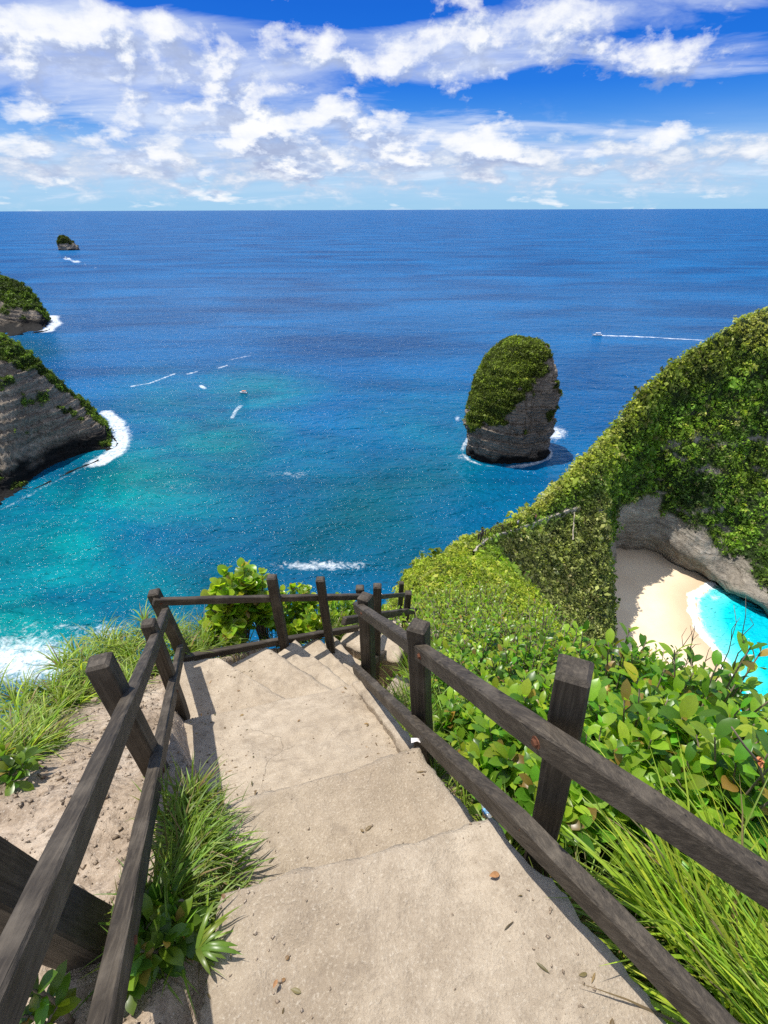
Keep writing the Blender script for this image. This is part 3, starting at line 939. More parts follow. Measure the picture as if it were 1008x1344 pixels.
def build_stack(name, label, base_uv, prof, wtop, depth, mat, seed, nclump, csize, lean=(0, 0), groupveg=(0.69, 0.80), ampk=1.0, tint=1.0, ang0=3.55):
    """free-standing sea rock: prof = list of (height fraction, half width in m); depth scales it away from the viewer"""
    c = PZ(*base_uv, 0.0)
    H = wtop
    na, nh = 300, 220
    th = np.linspace(0, 2 * PI, na)
    hs_ = np.linspace(0, 1, nh)
    pf = np.array(prof)
    rad = np.interp(hs_, pf[:, 0], pf[:, 1])
    cxs = np.interp(hs_, pf[:, 0], pf[:, 2])
    T, Hh = np.meshgrid(th, hs_)
    blocky = (1 + 0.07 * np.cos(3 * T + 0.8) - 0.05 * np.cos(2 * T + 0.4)) * (1 + 0.05 * np.cos(5 * T + 5.0 * Hh) * np.clip(Hh * 4, 0, 1))
    x = c[0] + cxs[:, None] + rad[:, None] * np.cos(T) * blocky
    y = c[1] + lean[1] * Hh + rad[:, None] * depth * np.sin(T) * blocky
    z = Hh * H - 2.0 * (Hh == 0)
    V = np.stack([x, y, z], -1)
    Nrm = np.stack([np.cos(T), np.sin(T), 0.25 + 0 * T], -1)
    Nrm[..., 2] += np.where(Hh > 0.8, (Hh - 0.8) * 6, 0)
    Nrm = unit(Nrm)
    q = np.stack([x, y, z], -1)
    led = ledges(z + 0.14 * x, seed + 4, H / 9, q) * H * 0.022 + ledges(z + 0.14 * x, seed + 14, H / 40, q) * H * 0.009 + fissures(q * 52 / H, seed + 6) * H * 0.022
    nz = fbm(q / (H * 0.28), 3, seed) * 1.9 + fbm(q / 8, 5, seed + 12) * 1.2 + fbm(q / 2.2, 4, seed + 1) * 0.6 + led / ampk
    fade = np.clip((1.0 - Hh) / 0.06, 0.3, 1)
    led_cut = np.clip((Hh - 0.45) / 0.2, 0, 1)
    nz = nz - 0.75 * led_cut * np.clip(-np.cos(T), 0, 1) ** 0.5 * led / ampk
    V = V + Nrm * (nz * ampk * fade)[..., None]
    V[:, -1] = V[:, 0]
    # scrub: over the top and far down the sunny left flank
    left = np.cos(T - ang0)
    edge = groupveg[0] - groupveg[1] * left * 0.5
    veg = np.clip((Hh - edge + 0.42 * fbm(q / 8, 5, seed + 2, 0.6)) / 0.05, 0, 1)
    veg = np.maximum(veg, 0.9 * np.clip((fbm(q / 7, 3, seed + 8) - 0.30) / 0.06, 0, 1) * (Hh > 0.25))
    veg = veg * np.clip((Hh - 0.12) / 0.05, 0, 1)
    wet_shade = np.clip((H * 0.10 + 4.5 * fbm(q / 7, 4, seed + 3) - z) / (H * 0.05), 0, 1)
    root = thing(name, (c[0], c[1], 0), label, 'sea rock')
    np_mesh('rock', V.reshape(-1, 3), grid_faces(nh, na), mat, root, True, {'veg': veg.ravel(), 'wet_shade': wet_shade.ravel()})
    pts, nr, fr, fc = scatter(V, Nrm, veg ** 2 + 1e-6, nclump)
    nse = fbm(pts / (H * 0.12), 3, seed + 9)[:, None]
    col = np.array([0.135, 0.175, 0.020]) * (1 + 0.95 * nse) * tint
    col = np.clip(col, 0.007, 0.3)
    sz = csize * np.exp(0.3 * RNG.normal(size=nclump))
    vv, ff, kk = clumps(pts, unit(nr * 0.6 + np.array([0, 0, 0.8])), sz, col, 20, 0.27)
    np_mesh('scrub', vv, ff, M['foliage'], root, False, {'tint': kk})
    return root


# ------------------------------------------------------------------ near ground and stairs
T0, T1, T2a, T2b = CAMZ - 1.75, CAMZ - 2.10, CAMZ - 2.56, CAMZ - 2.98


def XR(y): return np.interp(y, [-2, 0.3, 0.7, 1.1, 1.45, 2.3, 3.0, 4.0, 6.0], [0.78, 0.62, 0.45, 0.30, 0.13, -0.16, -0.05, 0.15, 0.6])


def XL(y): return np.interp(y, [-2, 0.3, 0.8, 1.2, 1.7, 2.5, 3.2, 3.9, 6.0], [-0.45, -0.50, -0.54, -0.74, -1.12, -1.56, -1.35, -0.85, 0.0])


def ground_z(x, y, rough=True):
    x = np.asarray(x, float); y = np.asarray(y, float)
    zc = np.interp(y, [-2, 0.55, 0.72, 1.05, 1.2, 2.3, 3.2, 4.0, 5.5, 9], [-1.85, -1.86, -2.25, -2.3, -2.76, -3.25, -4.15, -4.95, -6.2, -9.7])
    zl = np.interp(y, [-2, 0.0, 0.5, 1.1, 1.6, 2.3, 2.9, 3.5, 4.5, 6, 9], [-1.66, -1.72, -1.80, -2.05, -2.44, -2.98, -3.36, -3.80, -5.0, -6.9, -12])
    zr = np.interp(y, [-2, 0.0, 0.7, 1.4, 2.3, 3.2, 4.0, 5.5, 9], [-1.80, -1.85, -2.0, -2.45, -3.15, -3.85, -4.6, -6.0, -9.8])
    dl = XL(y) - x; dr = x - XR(y)
    wl = np.clip(dl / 0.10, 0, 1); wr = np.clip(dr / 0.10, 0, 1)
    z = zc * (1 - wl) * (1 - wr) + zl * wl + zr * wr
    rim = np.interp(y, [-2, 0.5, 1.4, 2.0, 2.65, 3.3, 4.2, 5], [1.5, 1.45, 1.25, 0.95, 0.78, 0.75, 0.9, 1.2])
    z = z - 0.10 * np.clip(dl, 0, None) - 2.6 * np.clip(dl - rim, 0, None)
    z = z - 0.36 * np.clip(dr, 0, None) - 0.9 * np.clip(dr - 2.6, 0, None)
    yr = np.interp(x, [-4, -2, -1.4, -0.5, 0.3, 1, 6], [2.5, 2.9, 3.5, 4.35, 5.4, 6.5, 7.5])
    z = z - 1.9 * np.clip(y - yr, 0, None)
    if rough:
        p = np.stack([x, y, 0 * x], -1)
        z = z + (0.06 * fbm(p * 2.2, 4, 71) + 0.040 * fbm(p * 9, 5, 72, 0.6)) * np.clip(np.maximum(wl, wr), 0.05, 1)
    return z + CAMZ


def build_ground():
    xs = np.concatenate([np.linspace(-9, -3.2, 30, endpoint=False), np.linspace(-3.2, 1.4, 230, endpoint=False), np.linspace(1.4, 8, 80)])
    ys = np.concatenate([np.linspace(-2, 4.4, 300, endpoint=False), np.linspace(4.4, 9, 50)])
    Xg, Yg = np.meshgrid(xs, ys)
    Zg = ground_z(Xg, Yg)
    p = np.stack([Xg, Yg, 0 * Xg], -1)
    dr = Xg - XR(Yg); dl = XL(Yg) - Xg
    veg = np.clip((dr - 0.16 + 0.12 * fbm(p * 3, 3, 73)) / 0.15, 0, 1)
    rim = np.interp(Yg, [-2, 0.5, 1.4, 2.0, 2.65, 3.3, 4.2, 5], [1.4, 1.25, 0.95, 0.72, 0.62, 0.2, 0.1, 0.1])
    veg = np.maximum(veg, np.clip((dl - rim + 0.2 * fbm(p * 3, 3, 74)) / 0.15, 0, 1))
    veg = np.maximum(veg, np.clip((Yg - 3.5 + 0.2 * fbm(p * 3, 3, 75)) / 0.2, 0, 1) * (dr < 0))
    o = np_mesh('hillside', np.stack([Xg, Yg, Zg], -1).reshape(-1, 3), grid_faces(len(ys), len(xs)), M['soil'], None, True, {'veg': veg.ravel()})
    tag(o, 'pale stony soil bank at the top of the slope', 'ground', kind='structure')
    # the body of the hill below the foreground, so the slope is closed on the sea side
    return o


def slab(name, quad, ztop, thick, label, nx=46, ny=30, rough=0.012, edge=0.010, seed=1, slope=None, kind='structure'):
    """a rough cast tread: quad = four world xy corners (near-left, near-right, far-right, far-left)"""
    q = np.array([np.asarray(p)[:2] for p in quad])
    s = np.linspace(0, 1, nx)[None, :, None]; t = np.linspace(0, 1, ny)[:, None, None]
    XY = (q[0] * (1 - s) + q[1] * s) * (1 - t) + (q[3] * (1 - s) + q[2] * s) * t
    zt = ztop if slope is None else ztop + (slope - ztop) * t[..., 0]
    P3 = np.concatenate([XY, np.zeros(XY.shape[:2] + (1,))], -1)
    e = np.minimum(np.minimum(s, 1 - s), np.minimum(t, 1 - t))[..., 0]
    pit = np.clip(fbm(P3 * 4, 4, seed + 8) - 0.16, 0, 1)
    zz = zt + rough * 0.9 * fbm(P3 * 4, 5, seed) + rough * 0.35 * fbm(P3 * 30, 3, seed + 1) - 0.05 * pit - 0.012 * np.clip(1 - e / 0.08, 0, 1) ** 2 * (1 + fbm(P3 * 8, 3, seed + 9))
    bord = (e <= 1e-6)
    jit = np.stack([fbm(P3 * 8, 5, seed + 2, 0.6), fbm(P3 * 8, 5, seed + 3, 0.6)], -1) * edge * 3.6
    XY = XY + jit * bord[..., None]
    zz = zz - bord * (0.006 + 0.008 * np.abs(fbm(P3 * 14, 3, seed + 4)))
    V = np.concatenate([XY, zz[..., None]], -1).reshape(-1, 3)
    F = grid_faces(ny, nx).tolist()
    ring = [i for i in range(nx)] + [r * nx + nx - 1 for r in range(1, ny)] + [(ny - 1) * nx + c for c in range(nx - 2, -1, -1)] + [r * nx for r in range(ny - 2, 0, -1)]
    n0 = len(V); low = V[ring].copy()
    P4 = V[ring].copy()
    inward = (q.mean(0) - low[:, :2]); inward /= np.linalg.norm(inward, axis=1, keepdims=True)
    low[:, 2] -= thick; low[:, :2] += inward * 0.01
    V = np.concatenate([V, low])
    k = len(ring)
    for i in range(k):
        j = (i + 1) % k
        F.append([ring[i], n0 + i, n0 + j, ring[j]])
    o = np_mesh(name, V, F, M['concrete'], None, False)
    sm = np.zeros(len(o.data.polygons), dtype=bool); sm[:(nx - 1) * (ny - 1)] = True
    o.data.polygons.foreach_set('use_smooth', sm)
    return tag(o, label, 'step', kind=kind)


def build_stairs():
    P = lambda u, v, z: PZ(u, v, z)[:2]
    # top tread the viewer stands on, then down
    e0l, e0r = P(282, 1166, T0), P(646, 1072, T0)
    n0r = P(905, 1372, T0); n0l = P(255, 1372, T0)
    nl = np.array([-0.52, -1.3]); nr = np.array([0.78, -1.3])
    slab('step', [nl, nr, n0r, n0l], T0 + 0.035, 0.5, 'top concrete tread under the viewer', 50, 40, seed=3)
    slab('step', [n0l + [0, -0.006], n0r + [0, -0.006], e0r, e0l], T0, 0.5, 'broad rough concrete tread at the bottom of the picture', 60, 40, 0.016, 0.012, seed=13)
    e1l, e1r = P(288, 1056, T1), P(548, 978, T1)
    slab('step', [P(270, 1190, T1), P(634, 1094, T1), e1r, e1l], T1, 0.5, 'second concrete tread with a chipped edge', 60, 34, 0.014, 0.014, seed=23)
    sl_, sr_ = P(236, 943, T2b), P(462, 897, T2b)
    slab('landing', [P(228, 1080, T2a), P(545, 992, T2a), sr_, sl_], T2a, 0.5, 'pale sloping landing before the turn of the steps', 60, 50, 0.012, 0.006, seed=33, slope=T2b)
    # kerb beside the landing
    k0, k1 = P(462, 893, T2b + 0.06), P(528, 978, T2a + 0.10)
    kw = np.array([0.085, 0.02])
    slab('kerb', [k1, k1 + kw, k0 + kw, k0], T2a + 0.05, 0.5, 'low concrete kerb under the lower rail', 10, 40, 0.02, 0.012, seed=37, slope=T2b + 0.05)
    # winders: each nosing seen from above runs from the seaward rail in under the landing
    words = ['first', 'second', 'third', 'fourth', 'fifth', 'sixth']
    nos = [((284, 860), (380, 914)), ((348, 848), (429, 901)), ((385, 837), (450, 893)), ((413, 834), (459, 880)), ((437, 833), (466, 868)), ((456, 832), (474, 860))]
    prev = None
    for i, (pl, pr) in enumerate(nos):
        z = T2b - 0.19 - 0.18 * i
        l, r = P(pl[0], pl[1], z), P(pr[0], pr[1], z)
        r = r + (r - l) * 0.30
        if i == 0:
            slab('winder', [P(205, 985, z), r + [0.0, -0.05], l, P(232, 868, z)], z, 0.5, 'first winder tread, striped by railing shadows, below the corner post', 50, 40, 0.010, 0.008, seed=43)
        else:
            pl_, pr_ = prev
            fw = unit(((pl_ + pr_) / 2 - (l + r) / 2)[None])[0] * 0.10
            slab('winder', [pl_ + fw + (pl_ - pr_) * 0.04, pr_ + fw, r, l], z, 0.5, '%s winder tread turning down beside the newel post' % words[i], 50, 24, 0.010, 0.008, seed=43 + 10 * i)
        prev = (l, r)
    # straight lower flight to the right, behind the newel
    base = np.array([-0.08, 3.50]); dirv = unit(np.array([[0.42, 1.0]]))[0]; side = np.array([dirv[1], -dirv[0]])
    for j in range(6):
        z = T2b - 0.95 - 0.22 * j
        c0 = base + dirv * (0.27 * j)
        quad = [c0 - side * 0.45, c0 + side * 0.22, c0 + side * 0.22 + dirv * 0.31, c0 - side * 0.45 + dirv * 0.31]
        slab('lower_step', quad, z, 0.5, ['topmost', 'second', 'third', 'fourth', 'fifth', 'lowest'][j] + ' step of the narrow lower flight behind the newel post', 24, 12, 0.010, 0.01, seed=143 + 7 * j)


# ------------------------------------------------------------------ railings
def beam(name, A, B, w, h, parent, up=(0, 0, 1), cap=0.0, seed=0, mat=None, bev=0.006, via=None):
    """squared timber from A to B; local X runs along the timber (grain); w across, h along 'up'"""
    A = np.asarray(A, float); B = np.asarray(B, float)
    L = np.linalg.norm(B - A)
    ex = (B - A) / L
    upv = np.asarray(up, float)
    ez = upv - ex * (upv @ ex)
    ez = ez / np.linalg.norm(ez); ey = np.cross(ez, ex)
    n = max(6, int(L / 0.12))
    xs = np.linspace(0, L, n)
    b = min(bev, 0.2 * min(w, h))
    sec = [(-w / 2 + b, -h / 2), (w / 2 - b, -h / 2), (w / 2, -h / 2 + b), (w / 2, h / 2 - b), (w / 2 - b, h / 2), (-w / 2 + b, h / 2), (-w / 2, h / 2 - b), (-w / 2, -h / 2 + b)]
    V = []; F = []
    rs = np.random.default_rng(seed + 5)
    k = len(sec)
    bow = rs.normal(size=2) * 0.0035 * L
    rings = [0.0] + list(xs) + [L]
    if via is not None:
        dv = np.asarray(via, float) - A
        vx, vy, vz = dv @ ex, dv @ ey, dv @ ez
    for i, x in enumerate(rings):
        sh = 1.0
        oy = oz = 0.0
        if via is not None:
            f = sum((k_ / vx if k_ < vx else (L - k_) / (L - vx)) for k_ in (x - 0.08, x - 0.04, x, x + 0.04, x + 0.08)) / 5
            oy, oz = vy * f, vz * f
        if i == 0 or i == len(rings) - 1:
            sh = 1 - 2.2 * b / min(w, h); x = x + (-b if i == 0 else b) * 0.8
            if cap and i == len(rings) - 1: x = L + cap; sh = 0.72
        wob = math.sin(PI * min(max(x / L, 0), 1))
        for (y, z) in sec:
            j = rs.normal(size=2) * 0.0011
            V.append((x, y * sh + j[0] + bow[0] * wob + oy, z * sh + j[1] + bow[1] * wob + oz))
    for i in range(len(rings) - 1):
        for j in range(k):
            F.append((i * k + j, i * k + (j + 1) % k, (i + 1) * k + (j + 1) % k, (i + 1) * k + j))
    F.append(tuple(range(k - 1, -1, -1))); F.append(tuple((len(rings) - 1) * k + j for j in range(k)))
    # flip so normals face out
    F = [tuple(reversed(f)) for f in F] if False else F
    me = bpy.data.meshes.new(name); me.from_pydata(V, [], F); me.update()
    bm = bmesh.new(); bm.from_mesh(me); bmesh.ops.recalc_face_normals(bm, faces=bm.faces); bm.to_mesh(me); bm.free()
    me.materials.append(mat or M['wood'])
    o = bpy.data.objects.new(name, me); COL.objects.link(o)
    Mx = Matrix(((ex[0], ey[0], ez[0], A[0]), (ex[1], ey[1], ez[1], A[1]), (ex[2], ey[2], ez[2], A[2]), (0, 0, 0, 1)))
    o.matrix_basis = Mx
    return parent_to(o, parent)


def post(par, top, base, y, w, seed, y2=None, extra=0.25, turn=0.0, cap=0.012):
    a = PY(base[0], base[1], y if y2 is None else y2); b = PY(top[0], top[1], y)
    d = unit((a - b)[None])[0]
    a = a + d * extra
    return beam('post', a, b, w, w, par, up=(math.sin(turn), -math.cos(turn), 0), cap=cap, seed=seed)


def bolt(par, rail, p, n, r=0.011):
    n = unit(np.asarray(n, float)[None])[0]
    bm = bmesh.new()
    bmesh.ops.create_cone(bm, cap_ends=True, segments=6, radius1=r, radius2=r * 0.9, depth=0.008)
    bmesh.ops.create_cone(bm, cap_ends=True, segments=14, radius1=r * 1.5, radius2=r * 1.5, depth=0.003, matrix=Matrix.Translation((0, 0, -0.005)))
    q = Vector(n).to_track_quat('Z', 'Y').to_matrix().to_4x4()
    bm.transform(Matrix.Translation(Vector(p)) @ q)
    return bm_obj('bolt', bm, M['rust'], rail)


def lerp(a, b, t): return np.asarray(a) + (np.asarray(b) - np.asarray(a)) * t


def build_railings():
    # ---------- left railing
    rl = thing('wooden_railing', PY(205, 1012, 1.1), 'dark weathered railing down the left side of the steps, beside bare soil', 'railing')
    post(rl, (-85, 1128), (162, 1248), 0.50, 0.125, 1, y2=0.60, turn=0.25)
    post(rl, (128, 868), (205, 1014), 1.27, 0.083, 2, turn=0.28)
    post(rl, (193, 817), (229, 915), 2.14, 0.075, 3, turn=0.2)
    post(rl, (200, 777), (238, 856), 2.90, 0.085, 4, turn=0.2)
    A = PY(62, 1130, 0.47); C = PY(216, 804, 2.80)
    A2 = A - (C - A) * 0.20
    Ae = A2 + np.array([0.10, -1.25, 0.35])
    top = beam('rail', Ae, C, 0.050, 0.078, rl, seed=5, via=A2)
    Bb = PY(160, 1240, 0.47); Cb = PY(236, 851, 2.82)
    B2 = Bb - (Cb - Bb) * 0.20
    Be_ = B2 + np.array([0.10, -1.25, 0.35])
    bot = beam('rail', Be_, Cb, 0.050, 0.078, rl, seed=6, via=B2)
    pe = lerp(Ae, A2, 0.04) + np.array([-0.075, 0, 0])
    beam('post', pe - np.array([0, 0, 1.1]), pe + np.array([0, 0, 0.16]), 0.09, 0.09, rl, up=(0, -1, 0), cap=0.012, seed=9)
    nx = np.cross(unit((C - A)[None])[0], [0, 0, 1])
    for t in (0.0, 0.30, 0.64):
        bolt(rl, top, lerp(A, C, t) + nx * 0.030, nx)
        bolt(rl, bot, lerp(Bb, Cb, t) + nx * 0.030, nx)
    # ---------- back railing
    rb = thing('wooden_railing', PY(368, 824, 3.45), 'dark railing along the seaward edge behind the winding steps, bright shrub through it', 'railing')
    post(rb, (355, 757), (368, 826), 3.32, 0.080, 11)
    post(rb, (419, 760), (432, 842), 3.54, 0.078, 12)
    post(rb, (471, 771), (478, 850), 3.95, 0.085, 13)
    ra = PY(200, 789, 2.84); rc = PY(484, 783, 3.85)
    t_ = beam('rail', ra, rc, 0.045, 0.060, rb, seed=14)
    ba = PY(238, 864, 2.84); bc = PY(468, 824, 3.85)
    beam('rail', ba, bc, 0.050, 0.065, rb, seed=15)
    for t in (0.03, 0.52, 0.74):
        bolt(rb, t_, lerp(ra, rc, t) + np.array([0.0, -0.026, 0.0]), (0.2, -1, 0), 0.008)
    # ---------- right railing
    rr = thing('wooden_railing', PY(555, 990, 1.45), 'dark weathered railing on the right side of the steps, ending at the newel post', 'railing')
    post(rr, (752, 880), (699, 1136), 0.83, 0.088, 21, turn=-0.45)
    post(rr, (548, 822), (556, 985), 1.56, 0.084, 22, turn=-0.45)
    post(rr, (478, 783), (482, 880), 2.60, 0.088, 23, turn=-0.45)
    Nn = PY(711, 972, 0.74); Mm = PY(475, 802, 2.50)
    M2 = Nn + (Mm - Nn) * 1.10
    Te = Nn + (PY(1120, 1240, 0.37) - Nn) * 2.1
    tr = beam('rail', Te, M2, 0.052, 0.082, rr, seed=24, via=Nn)
    Nb = PY(689, 1083, 0.74); Mb = PY(472, 884, 2.50)
    M3 = Nb + (Mb - Nb) * 1.08
    Be = Nb + (PY(1000, 1406, 0.26) - Nb) * 2.1
    br = beam('rail', Be, M3, 0.052, 0.082, rr, seed=25, via=Nb)
    for f_ in (0.985,):
        pt = lerp(Nn, Te, f_) + np.array([0.05, 0.05, 0.0])
        beam('post', pt - np.array([0, 0, 1.25]), pt + np.array([0, 0, 0.16]), 0.088, 0.088, rr, up=(0.4, -0.9, 0), cap=0.012, seed=28)
    nx = -np.cross(unit((Mm - Nn)[None])[0], [0, 0, 1])
    for t in (0.0, 0.415, 0.97):
        bolt(rr, tr, lerp(Nn, Mm, t) + nx * 0.031, nx)
        bolt(rr, br, lerp(Nb, Mb, t) + nx * 0.031, nx)
    # ---------- inner railing of the lower flight
    ri = thing('wooden_railing', PY(493, 865, 3.4), 'short dark railing on the inner side of the lower flight, behind the newel post', 'railing')
    post(ri, (494, 769), (492, 866), 3.35, 0.075, 31)
    post(ri, (535, 778), (529, 834), 4.6, 0.080, 32)
    beam('rail', PY(450, 815, 3.25), PY(547, 801, 4.8), 0.045, 0.075, ri, seed=33)
    beam('rail', PY(478, 874, 3.0), PY(521, 846, 4.1), 0.05, 0.07, ri, seed=34)
    # ---------- outer railing of the lower flight
    ro = thing('wooden_railing', PY(522, 802, 5.6), 'thin dark far railing on the outer side of the lower flight', 'railing')
    post(ro, (526, 765), (523, 804), 5.9, 0.075, 41)
    beam('rail', PY(478, 785, 4.1), PY(533, 780, 6.0), 0.04, 0.06, ro, seed=42)
    beam('rail', PY(486, 812, 4.2), PY(533, 806, 6.0), 0.04, 0.06, ro, seed=43)


# ------------------------------------------------------------------ leaves, grass, shrubs
LEAFW = [0.10, 0.62, 0.95, 1.0, 0.78, 0.02]
ROUNDW = [0.25, 0.95, 1.15, 1.1, 0.85, 0.25]
GRASSW = [0.8, 1.0, 0.95, 0.8, 0.6, 0.35, 0.03]
STRAPW = [0.7, 1.0, 1.0, 0.9, 0.65, 0.03]


def ribbons(base, d, nrm, L, Wd, bend, widths, fold=0.25, cup=0.0):
    """leaf blades: base points, direction, face normal, length, half-width, droop; midrib folded"""
    n = len(base); k = len(widths)
    d = unit(d); side = unit(np.cross(d, nrm)); nn = np.cross(side, d)
    s = np.linspace(0, 1, k)
    ang = bend[:, None] * s[None, :]
    ds = 1.0 / (k - 1)
    px = np.concatenate([np.zeros((n, 1)), np.cumsum(np.cos(ang[:, 1:] - bend[:, None] * ds / 2), 1) * ds], 1)
    pz = np.concatenate([np.zeros((n, 1)), np.cumsum(-np.sin(ang[:, 1:] - bend[:, None] * ds / 2), 1) * ds], 1)
    mid = base[:, None, :] + d[:, None, :] * (px * L[:, None])[..., None] + nn[:, None, :] * (pz * L[:, None])[..., None]
    hw = (np.asarray(widths)[None, :] * Wd[:, None])[..., None]
    upl = nn[:, None, :] * np.cos(ang)[..., None] + d[:, None, :] * np.sin(ang)[..., None]
    left = mid + side[:, None, :] * hw + upl * hw * fold
    right = mid - side[:, None, :] * hw + upl * hw * fold
    V = np.stack([left, mid, right], 2)               # n,k,3,3
    V = V.reshape(n, k * 3, 3)
    f = []
    for i in range(k - 1):
        a = i * 3
        f.append([a, a + 1, a + 4, a + 3]); f.append([a + 1, a + 2, a + 5, a + 4])
    f = np.array(f)
    F = (np.arange(n)[:, None, None] * (k * 3) + f[None]).reshape(-1, 4)
    return V.reshape(-1, 3), F, k * 3


def tint_of(n, base, var=0.25, hue=0.12):
    b = np.asarray(base)[None, :] * np.exp(var * RNG.normal(size=(n, 1)))
    b = b * np.exp(hue * RNG.normal(size=(n, 3)) * np.array([1.0, 0.4, 0.8]))
    return np.clip(b, 0.004, 0.7)


def tubes(paths, radii, seg=5):
    V = []; F = []
    for P, r in zip(paths, radii):
        P = np.asarray(P, float); r = np.asarray(r, float)
        t = unit(np.gradient(P, axis=0))
        ref = np.array([0.3, 0.2, 0.9]) if abs(t[0, 2]) < 0.8 else np.array([1.0, 0.1, 0.0])
        a = unit(np.cross(t, ref)); b = np.cross(t, a)
        n0 = len(V)
        for i in range(len(P)):
            for j in range(seg):
                th = 2 * PI * j / seg
                V.append(P[i] + r[i] * (a[i] * math.cos(th) + b[i] * math.sin(th)))
        for i in range(len(P) - 1):
            for j in range(seg):
                F.append((n0 + i * seg + j, n0 + i * seg + (j + 1) % seg, n0 + (i + 1) * seg + (j + 1) % seg, n0 + (i + 1) * seg + j))
        F.append(tuple(n0 + j for j in range(seg - 1, -1, -1))); F.append(tuple(n0 + (len(P) - 1) * seg + j for j in range(seg)))
    return np.array(V), F


def shrub(name, base, height, spread, nbr, leafL, leafW, tint, label, cat='shrub', group=None, widths=LEAFW, per=9, lean=(0, 0), upright=0.5, mat='leaf', var=0.28, tip_tint=None):
    """branching shrub: stems with whorls of leaves along their upper half"""
    base = np.asarray(base, float)
    root = thing(name, base, label, cat, group)
    paths = []; rad = []
    lb = []; ld = []; ln = []; ll = []; lt = []
    for i in range(nbr):
        a = RNG.random() * 2 * PI; q = math.sqrt(RNG.random())
        tip = base + np.array([math.cos(a) * spread * q + lean[0], math.sin(a) * spread * q + lean[1], height * (0.62 + 0.38 * RNG.random()) * (1.0 - 0.35 * q * q)])
        st = base + np.array([math.cos(a), math.sin(a), 0]) * 0.06 * RNG.random()
        m1 = lerp(st, tip, 0.4) + np.array([0, 0, 0.14 * height]) + RNG.normal(size=3) * 0.03
        ts = np.linspace(0, 1, 7)[:, None]
        P = st * (1 - ts) ** 2 + 2 * m1 * ts * (1 - ts) + tip * ts ** 2
        paths.append(P); rad.append(np.linspace(0.010, 0.0028, 7) * (0.6 + 0.5 * height))
        axis = unit((P[-1] - P[-3])[None])[0]
        for j in range(per):
            s = 1.0 - 0.55 * (j / per) ** 1.3
            k = s * 6; i0 = int(min(5, math.floor(k))); f = k - i0
            p = P[i0] * (1 - f) + P[i0 + 1] * f
            ph = j * 2.4 + a
            ref = unit(np.cross(axis, [0.2, 0.3, 0.9])[None])[0]; r2 = np.cross(axis, ref)
            out = ref * math.cos(ph) + r2 * math.sin(ph)
            opening = 0.35 + 0.75 * (j / per) + 0.15 * RNG.random()
            d = unit((axis * (1 - 0.6 * opening) + out * opening + np.array([0, 0, 0.28 * upright]))[None])[0]
            nrm = unit((axis * 0.7 + np.array([0, 0, 0.7]) - d * 0.3 + RNG.normal(size=3) * 0.25)[None])[0]
            lb.append(p); ld.append(d); ln.append(nrm)
            ll.append(leafL * (0.6 + 0.5 * RNG.random()) * (0.6 if j == 0 else 1.0)); lt.append(s)
    n = len(lb)
    lb, ld, ln, ll = map(np.array, (lb, ld, ln, ll))
    V, F, k = ribbons(lb, ld, ln, ll, ll * leafW * (0.8 + 0.4 * RNG.random(n)), 0.25 + 0.7 * RNG.random(n), widths, 0.22)
    col = tint_of(n, tint, var)
    if tip_tint is not None:
        tsel = (np.array(lt) > 0.80)[:, None] * (RNG.random((n, 1)) < 0.6)
        col = np.where(tsel, tint_of(n, tip_tint, 0.18), col)
    old = RNG.random(n) < 0.05
    col[old] = tint_of(int(old.sum()), (0.34, 0.22, 0.05), 0.3)
    np_mesh('foliage', V, F, M[mat], root, True, {'tint': np.repeat(col, k, 0)})
    tv, tf = tubes(paths, rad)
    np_mesh('stems', tv, tf, M['twig'], root, True)
    return root


def grass_patch(name, bases, tops, lmin, lmax, wdt, tint, label, lean=(0, 0), spread=0.5, bend=(0.5, 1.6), per=20, var=0.3, dead=0.08):
    """tussocks of blades at the given bases (xyz)"""
    B = []; D = []; Nn = []
    for b in bases:
        m = max(4, int(per * (0.6 + 0.8 * RNG.random())))
        a = RNG.random(m) * 2 * PI
        tilt = spread * np.sqrt(RNG.random(m))
        d = np.stack([np.cos(a) * tilt + lean[0], np.sin(a) * tilt + lean[1], np.ones(m)], 1)
        B.append(np.asarray(b)[None] + np.stack([np.cos(a), np.sin(a), 0 * a], 1) * (0.035 * RNG.random(m))[:, None]); D.append(unit(d))
    B = np.concatenate(B); D = np.concatenate(D); n = len(B)
    horiz = D * np.array([1, 1, 0]) + RNG.normal(size=(n, 3)) * np.array([0.08, 0.08, 0])
    nrm = unit(np.array([0, 0, 1.0])[None] * 0.4 - horiz * 1.0)
    nrm = unit(np.cross(np.cross(D, nrm), D))
    L = lmin + (lmax - lmin) * RNG.random(n) ** 1.3
    V, F, k = ribbons(B, D, nrm, L, wdt * (0.6 + 0.6 * RNG.random(n)), bend[0] + (bend[1] - bend[0]) * RNG.random(n), GRASSW, 0.30)
    col = tint_of(n, tint, var)
    dd = RNG.random(n) < dead
    col[dd] = tint_of(int(dd.sum()), (0.24, 0.19, 0.085), 0.2)
    o = np_mesh(name, V, F, M['grass'], None, True, {'tint': np.repeat(col, k, 0)})
    return tag(o, label, 'grass', kind='stuff')


def gpt(x, y): return np.array([x, y, float(ground_z(np.array([x]), np.array([y]))[0])])


def rand_on(n, xr, yr, cond=None):
    out = []
    while len(out) < n:
        x = xr[0] + (xr[1] - xr[0]) * RNG.random(); y = yr[0] + (yr[1] - yr[0]) * RNG.random()
        if cond is None or cond(x, y): out.append(gpt(x, y))
    return out


def top_height(u, v, y, x, zg):
    return PY(u, v, y)[2] - zg


def place(u, v_top, y, minh=0.25):
    """a plant whose top is seen at (u, v_top) at distance y: ground point below it and its height"""
    p = PY(u, v_top, y)
    g = gpt(p[0], p[1])
    return g, max(minh, p[2] - g[2])


